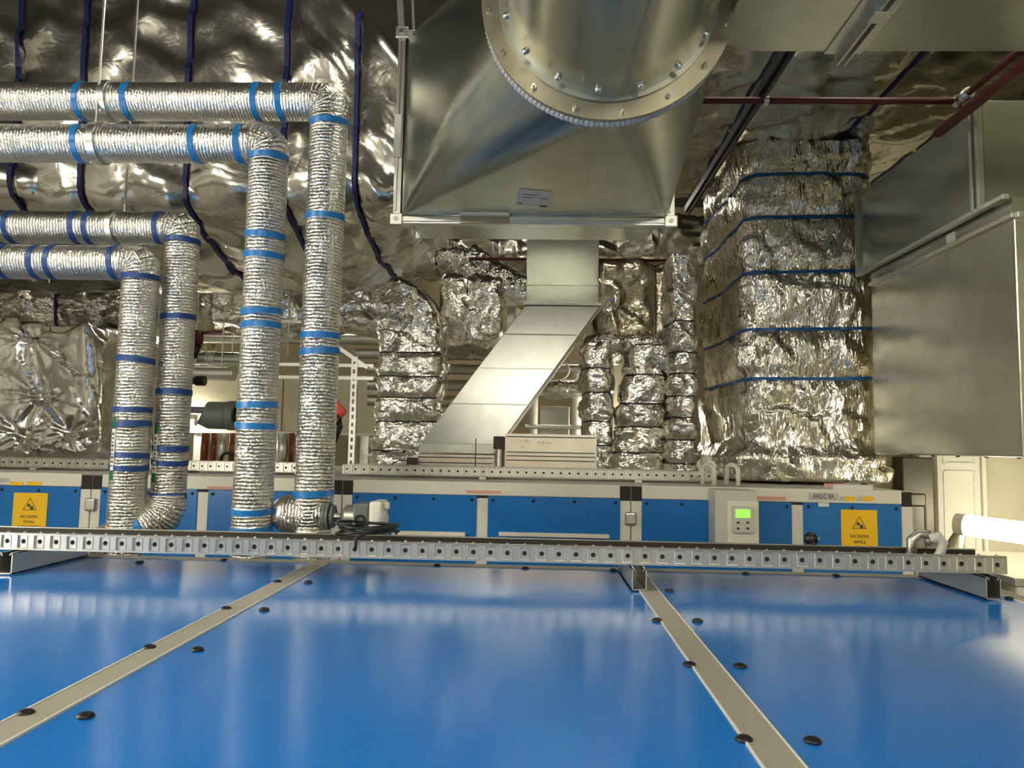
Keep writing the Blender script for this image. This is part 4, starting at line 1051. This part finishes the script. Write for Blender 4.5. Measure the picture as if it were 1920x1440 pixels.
# red bits near the foil pipes
def redbits():
    a = W(440, 515, 5.5); t = thing('sprinkler_pipe', 'short red pipe elbow before the bright crumpled foil', 'pipe', a)
    MB().tube([(a.x, 5.5, a.z + .1), (a.x, 5.5, W(440, 575, 5.5).z), (W(405, 560, 5.5).x, 5.5, W(405, 562, 5.5).z)], .022, 14).build('pipe_run', M['red'], t, smooth=True)
    b = W(371, 625, 3.27); t = thing('lever_valve', 'dark red lever valve tucked behind the slanted-foot pipe', 'valve', b)
    MB().tube([(b.x, 3.27, W(371, 620, 3.27).z), (b.x, 3.27, W(371, 645, 3.27).z)], .025, 12).build('valve_body', M['red'], t, smooth=True)
    MB().tube([(b.x, 3.27, W(371, 645, 3.27).z), (b.x - .01, 3.27, W(371, 672, 3.27).z)], [.02, .012], 12).build('valve_stem', M['black'], t, smooth=True)
    MB().bar((b.x, 3.27, b.z), W(415, 622, 3.27), .014, .014).build('handle', M['red'], t)
    c = W(368, 714, 3.27); t = thing('sensor_probe', 'black sensor probe poking out behind the slanted-foot pipe', 'sensor', c)
    MB().cyl((c.x - .1, 3.27, c.z), (c.x, 3.27, c.z), .016, 12).build('probe', M['black'], t, smooth=True, angle=.6)
    MB().cyl((c.x, 3.27, c.z), (c.x + .04, 3.27, c.z), .022, 12).build('probe_cap', M['black'], t, smooth=True, angle=.6)
    r = W(640, 765, 3.4); t = thing('lever_valve', 'red and black lever valve behind the tallest foil pipe', 'valve', r)
    MB().hexa([W(628, 782, 3.42), W(640, 786, 3.42), W(628, 782, 3.45), W(640, 786, 3.45), W(628, 745, 3.42), W(651, 772, 3.42), W(628, 745, 3.45), W(651, 772, 3.45)]).build('handle', M['redlever'], t, bevel=.006)
    MB().tube([(x1_ + .02, 2.9, W(600, 786, 2.95).z), W(622, 786, 3.15), W(627, 785, 3.42), W(632, 784, 3.43), W(635, 800, 3.43), W(626, 822, 3.43), W(610, 826, 3.43)], .02, 12).build('valve_body', M['black'], t, smooth=True)
redbits()
def motor():
    Y = 4.4
    t = thing('tundish', 'dark grey plastic bottle-shaped tundish between the foil pipes', 'tundish', W(415, 806, Y))
    zc = W(415, 779, Y).z; X = lambda p: W(p, 779, Y).x
    MB().tube([(X(355), Y, zc + .03), (X(384), Y, zc + .03), (X(386), Y, zc), (X(392), Y, zc), (X(428), Y, zc), (X(430), Y, zc)], [.02, .02, .055, .082, .082, .076], 28).build('body', M['grey_plastic'], t, smooth=True, angle=.6)
    MB().ring_band((X(437), Y, zc), (1, 0, 0), .06, .088, .022, 28).build('collar', M['grey_plastic'], t, smooth=True, angle=.6)
    MB().tube([(X(436), Y, zc), (X(470), Y, zc), (X(478), Y, zc - .03), (X(478), Y, ZA)], .03, 14).build('outlet', M['grey_plastic'], t, smooth=True)
motor()
# tan casing box behind the pipes
def backbox():
    a = rect(345, 700, 700, 866, 7.0)
    t = thing('plant_casing', 'large tan plant casing far behind the foil pipes', 'casing', ((a[0] + a[1]) / 2, 7.2, 0))
    zt = W(500, 702, 7.0).z; zs = W(500, 808, 7.0).z
    MB().box(a[0], a[1], 7.0, 7.6, zs, zt).build('body', M['wall'], t, bevel=.01)
    for px in (450, 530, 610): x = W(px, 750, 7.0).x; MB().box(x - .006, x + .006, 6.994, 7.01, zs, zt).build('panel_joint', M['wall_tan'], t)
    MB().box(a[0], a[1], 6.99, 7.6, zs - .03, zs).build('base_rail', M['white_frame'], t, bevel=.004)
    for x in (a[0] + .1, (a[0] + a[1]) / 2, a[1] - .1): MB().box(x - .04, x + .04, 7.1, 7.4, 0, zs - .03).build('leg', M['zinc'], t)
backbox()
for k, (px, r, m, l) in enumerate(((385, .03, 'copper', 'brown upright pipe behind the third foil pipe'), (402, .024, 'copper', 'thin brown upright pipe next to a silver one'), (418, .036, 'galv_bright', 'short silver upright pipe below the grey tundish'),
                                   (436, .02, 'copper', 'thin brown upright pipe beside the second foil pipe'), (531, .045, 'galv_bright', 'short silver upright pipe between the two tallest foil pipes'), (548, .02, 'copper', 'thin dark brown upright pipe behind the tallest foil pipe'))):
    a = W(px, 812, 5.9); tag(MB().cyl((a.x, 5.9, ZA), (a.x, 5.9, a.z), r, 16).build('upright_pipe', M[m], smooth=True), l, 'pipe', 'upright pipes on the far unit')
c = W(428, 858, 5.0); tag(MB().ring_band((c.x, 5.0, ZA + .06), (0, 1, .2), .04, .056, .012, 24).build('hand_wheel', M['black'], smooth=True), 'black round handwheel on the far unit beside second foil pipe', 'valve')
# strut frame
def frame():
    Y = 5.14
    xs = [W(px, 780, Y).x for px in (523, 661)]
    t = thing('pipe_support', 'slotted steel strut frame behind the tallest foil pipe', 'frame', (xs[1], Y, ZA))
    zt = W(661, 668, Y).z
    def post(x, z0, z1):
        mb = MB().box(x - .022, x - .008, Y, Y + .04, z0, z1).box(x + .008, x + .022, Y, Y + .04, z0, z1)
        n = int((z1 - z0) / .05)
        for i in range(n): z = z0 + (z1 - z0) * (i + .5) / n; mb.box(x - .009, x + .009, Y + .001, Y + .04, z - .012, z + .012)
        return mb
    post(xs[1], ZA + .001, zt).build('post', M['zinc'], t)
    for py, x0, x1 in ((684, 515, 700), (708, 515, 700), (603, 515, 640)):
        a = W(x0, py, Y); b = W(x1, py, Y); MB().bar((a.x, Y + .02, W(600, py, Y).z), (b.x, Y + .02, W(600, py, Y).z), .03, .022).build('cross_bar', M['zinc'], t)
    a, b = W(618, 640, Y), W(690, 690, Y); MB().bar(a, b, .03, .025).build('brace', M['zinc'], t)
    e = W(540, 600, Y)
    MB().cyl((e.x, Y + .02, zt), (e.x, Y + .02, e.z + .2), .006, 8).build('rod', M['zinc'], t)
frame()
# pipes and window-like frame behind the dampers
def rear_frame():
    Y = 6.9
    t = thing('pipe_rack', 'white pipe frame with rectangular opening behind the tall damper', 'frame', W(1045, 880, Y))
    for px, r in ((1001, .04), (1082, .045)):
        a = W(px, 700 if px > 1050 else 745, Y); MB().cyl((a.x, Y, 0), (a.x, Y, a.z), r, 18).build('upright_pipe', M['cream'], t, smooth=True, angle=.6)
    for py, r in ((690, .035), (738, .02), (800, .02)):
        a = W(985, py, Y); b = W(1105, py, Y); MB().cyl((a.x, Y - .05, a.z), (b.x, Y - .05, a.z), r, 14).build('cross_pipe', M['galv_bright'], t, smooth=True, angle=.6)
    a = rect(1012, 1068, 762, 812, Y + .1)
    MB().box(a[0], a[1], Y + .1, Y + .2, 0, a[3]).build('back_panel', M['galv_dull'], t, bevel=.006)
    c = W(1052, 692, Y - .2); MB().ring_band((c.x, Y - .1, c.z), (.3, 1, 0), .07, .085, .01, 28).build('gauge_ring', M['cream'], t, smooth=True)
rear_frame()
sc_ = block('crumpled foil scrap of duct above the white pipe frame', 1020, 1110, 712, 738, 6.2, .5, M['foil_far'], 71)
for dx in (-.12, .12): MB().cyl((sc_.location.x + dx, 6.4, sc_.location.z + .08), (sc_.location.x + dx, 6.4, ZC), .005, 6).build('hanger', M['zinc'], sc_)
tag(MB().box(*[W(1150, 700, 7.3).x, W(1190, 700, 7.3).x], 7.3, 7.5, 0, W(1170, 640, 7.3).z).build('plant_casing', M['wall'], bevel=.01), 'tall narrow tan casing between the slim and leaning foil risers', 'casing')
block('dark foil main crossing high behind the duct transition', 640, 1330, 396, 486, 6.5, .8, M['foil_soft'], 81, (1.0, 2.0))
# dark ceiling-void ducts behind the far units
tag(MB().box(W(830, 560, 6.6).x, W(960, 560, 6.6).x, 7.45, 7.95, W(890, 640, 6.6).z, ZC - .002).build('rectangular_duct', M['galv_dull'], bevel=.006), 'dull galvanised duct dropping behind the bulging foil duct end', 'duct')

# ------------------------------------------------------------------ right-hand corner: door, grey duct, lamp
def corner():
    a = rect(1694, 1752, 862, 1030, 4.6)
    t = thing('plant_cabinet', 'grey metal cabinet standing right of the far unit', 'cabinet', ((a[0] + a[1]) / 2, 4.67, 0))
    MB().box(a[0], a[1], 4.6, 4.74, 0, WX(1752, 858, a[1]).z).build('body', M['cabinet'], t, bevel=.006)
    MB().box(a[0] - .03, a[1] - .05, 4.59, 4.72, W(1720, 950, 4.6).z, W(1720, 925, 4.6).z).build('shoulder', M['cabinet'], t, bevel=.01)
    x = (a[0] + a[1]) / 2 + .03; MB().box(x, x + .012, 4.596, 4.62, .2, W(1720, 950, 4.6).z).build('door_gap', M['black'], t)
    YW = 4.75
    struct(MB().box(2.05, XR, YW, YW + .1, 0, 3.3).build('wall_alcove', M['wall']))
    xa, xb = pxX(1752, 950, YW), pxX(1832, 950, YW)
    zr = W(1790, 884, YW).z
    d = struct(MB().box(xa, xb, YW - .045, YW - .002, 0, 2.1).build('door_1', M['door'], bevel=.004))
    mb = MB()
    for z0, z1 in ((.15, zr), (zr + .05, 2.02)):
        for xx in (xa + .04, xb - .035): mb.box(xx - .008, xx + .008, YW - .053, YW - .044, z0, z1)
        for zz_ in (z0, z1): mb.box(xa + .04, xb - .035, YW - .053, YW - .044, zz_ - .008, zz_ + .008)
    mb.build('door_panel', M['door'], d, bevel=.002)
    struct(MB().box(xb + .006, xb + .03, YW - .06, YW - .001, 0, 2.2).build('trim_1', M['door'], bevel=.004))
    struct(MB().box(xb + .036, xb + .05, YW - .03, YW - .001, 0, 2.2).build('trim_2', M['light_grey'], bevel=.002))
    # lit batten on a small arm at the tray's end
    A = W(1812, 985, 4.25); B = W(1962, 1005, 3.95); B = A + (B - A) * 2.0
    t = thing('fluorescent_light', 'lit fluorescent tube light at the right end of the front tray', 'light', A)
    dr = (B - A).normalized()
    MB().tube([A, B], .058, 20).build('diffuser', M['lamp_vis'], t, smooth=True, angle=1)
    MB().tube([A - dr * .05, A], .06, 20).build('end_cap', M['light_grey'], t, smooth=True, angle=1)
    MB().tube([B, B + dr * .05], .06, 20).build('end_cap', M['light_grey'], t, smooth=True, angle=1)
    e = A - dr * .03
    MB().tube([e + Vector((0, 0, -.02)), (e.x - .01, e.y, e.z - .06), (e.x - .04, e.y - .02, e.z - .11), (e.x - .05, e.y - .02, e.z - .2), (e.x - .05, e.y - .02, 0)], [.03, .032, .045, .04, .03], 16).build('mounting_arm', M['flange'], t, smooth=True)
    # grey gland cluster on the tray end
    c = W(1725, 1012, 2.32)
    q = thing('cable_clamp', 'grey hooked cable clamp on the right end of the front tray', 'clamp', (c.x, 2.32, zb1 + .003))
    MB().tube([(c.x - .035, 2.3, zb1 + .004), (c.x - .035, 2.3, c.z), (c.x - .015, 2.3, c.z + .018), (c.x + .012, 2.3, c.z + .018), (c.x + .022, 2.3, c.z + .004), (c.x + .012, 2.3, c.z - .01)], .014, 14).build('clamp_body', M['galv_dull'], q, smooth=True)
    MB().tube([(c.x + .02, 2.29, zb1 + .004), (c.x + .045, 2.29, c.z - .03), (c.x + .052, 2.29, c.z - .005), (c.x + .038, 2.29, c.z + .014), (c.x + .012, 2.29, c.z + .008)], .013, 14).build('clamp_hook', M['light_grey'], q, smooth=True)
    w0, w1, w2, w3 = rect(1876, 1990, 1068, 1108, 2.5)
    k = thing('plant_cabinet', 'pale low cabinet beyond the right corner of the near unit', 'cabinet', (1.75, 2.6, 0))
    MB().box(1.42, 2.2, 2.3, 2.9, 0, w3).build('body', M['white_frame'], k, bevel=.006)
    MB().box(1.41, 2.21, 2.29, 2.91, w3 - .02, w3 + .004).build('lid', M['zinc'], k, bevel=.003)
corner()
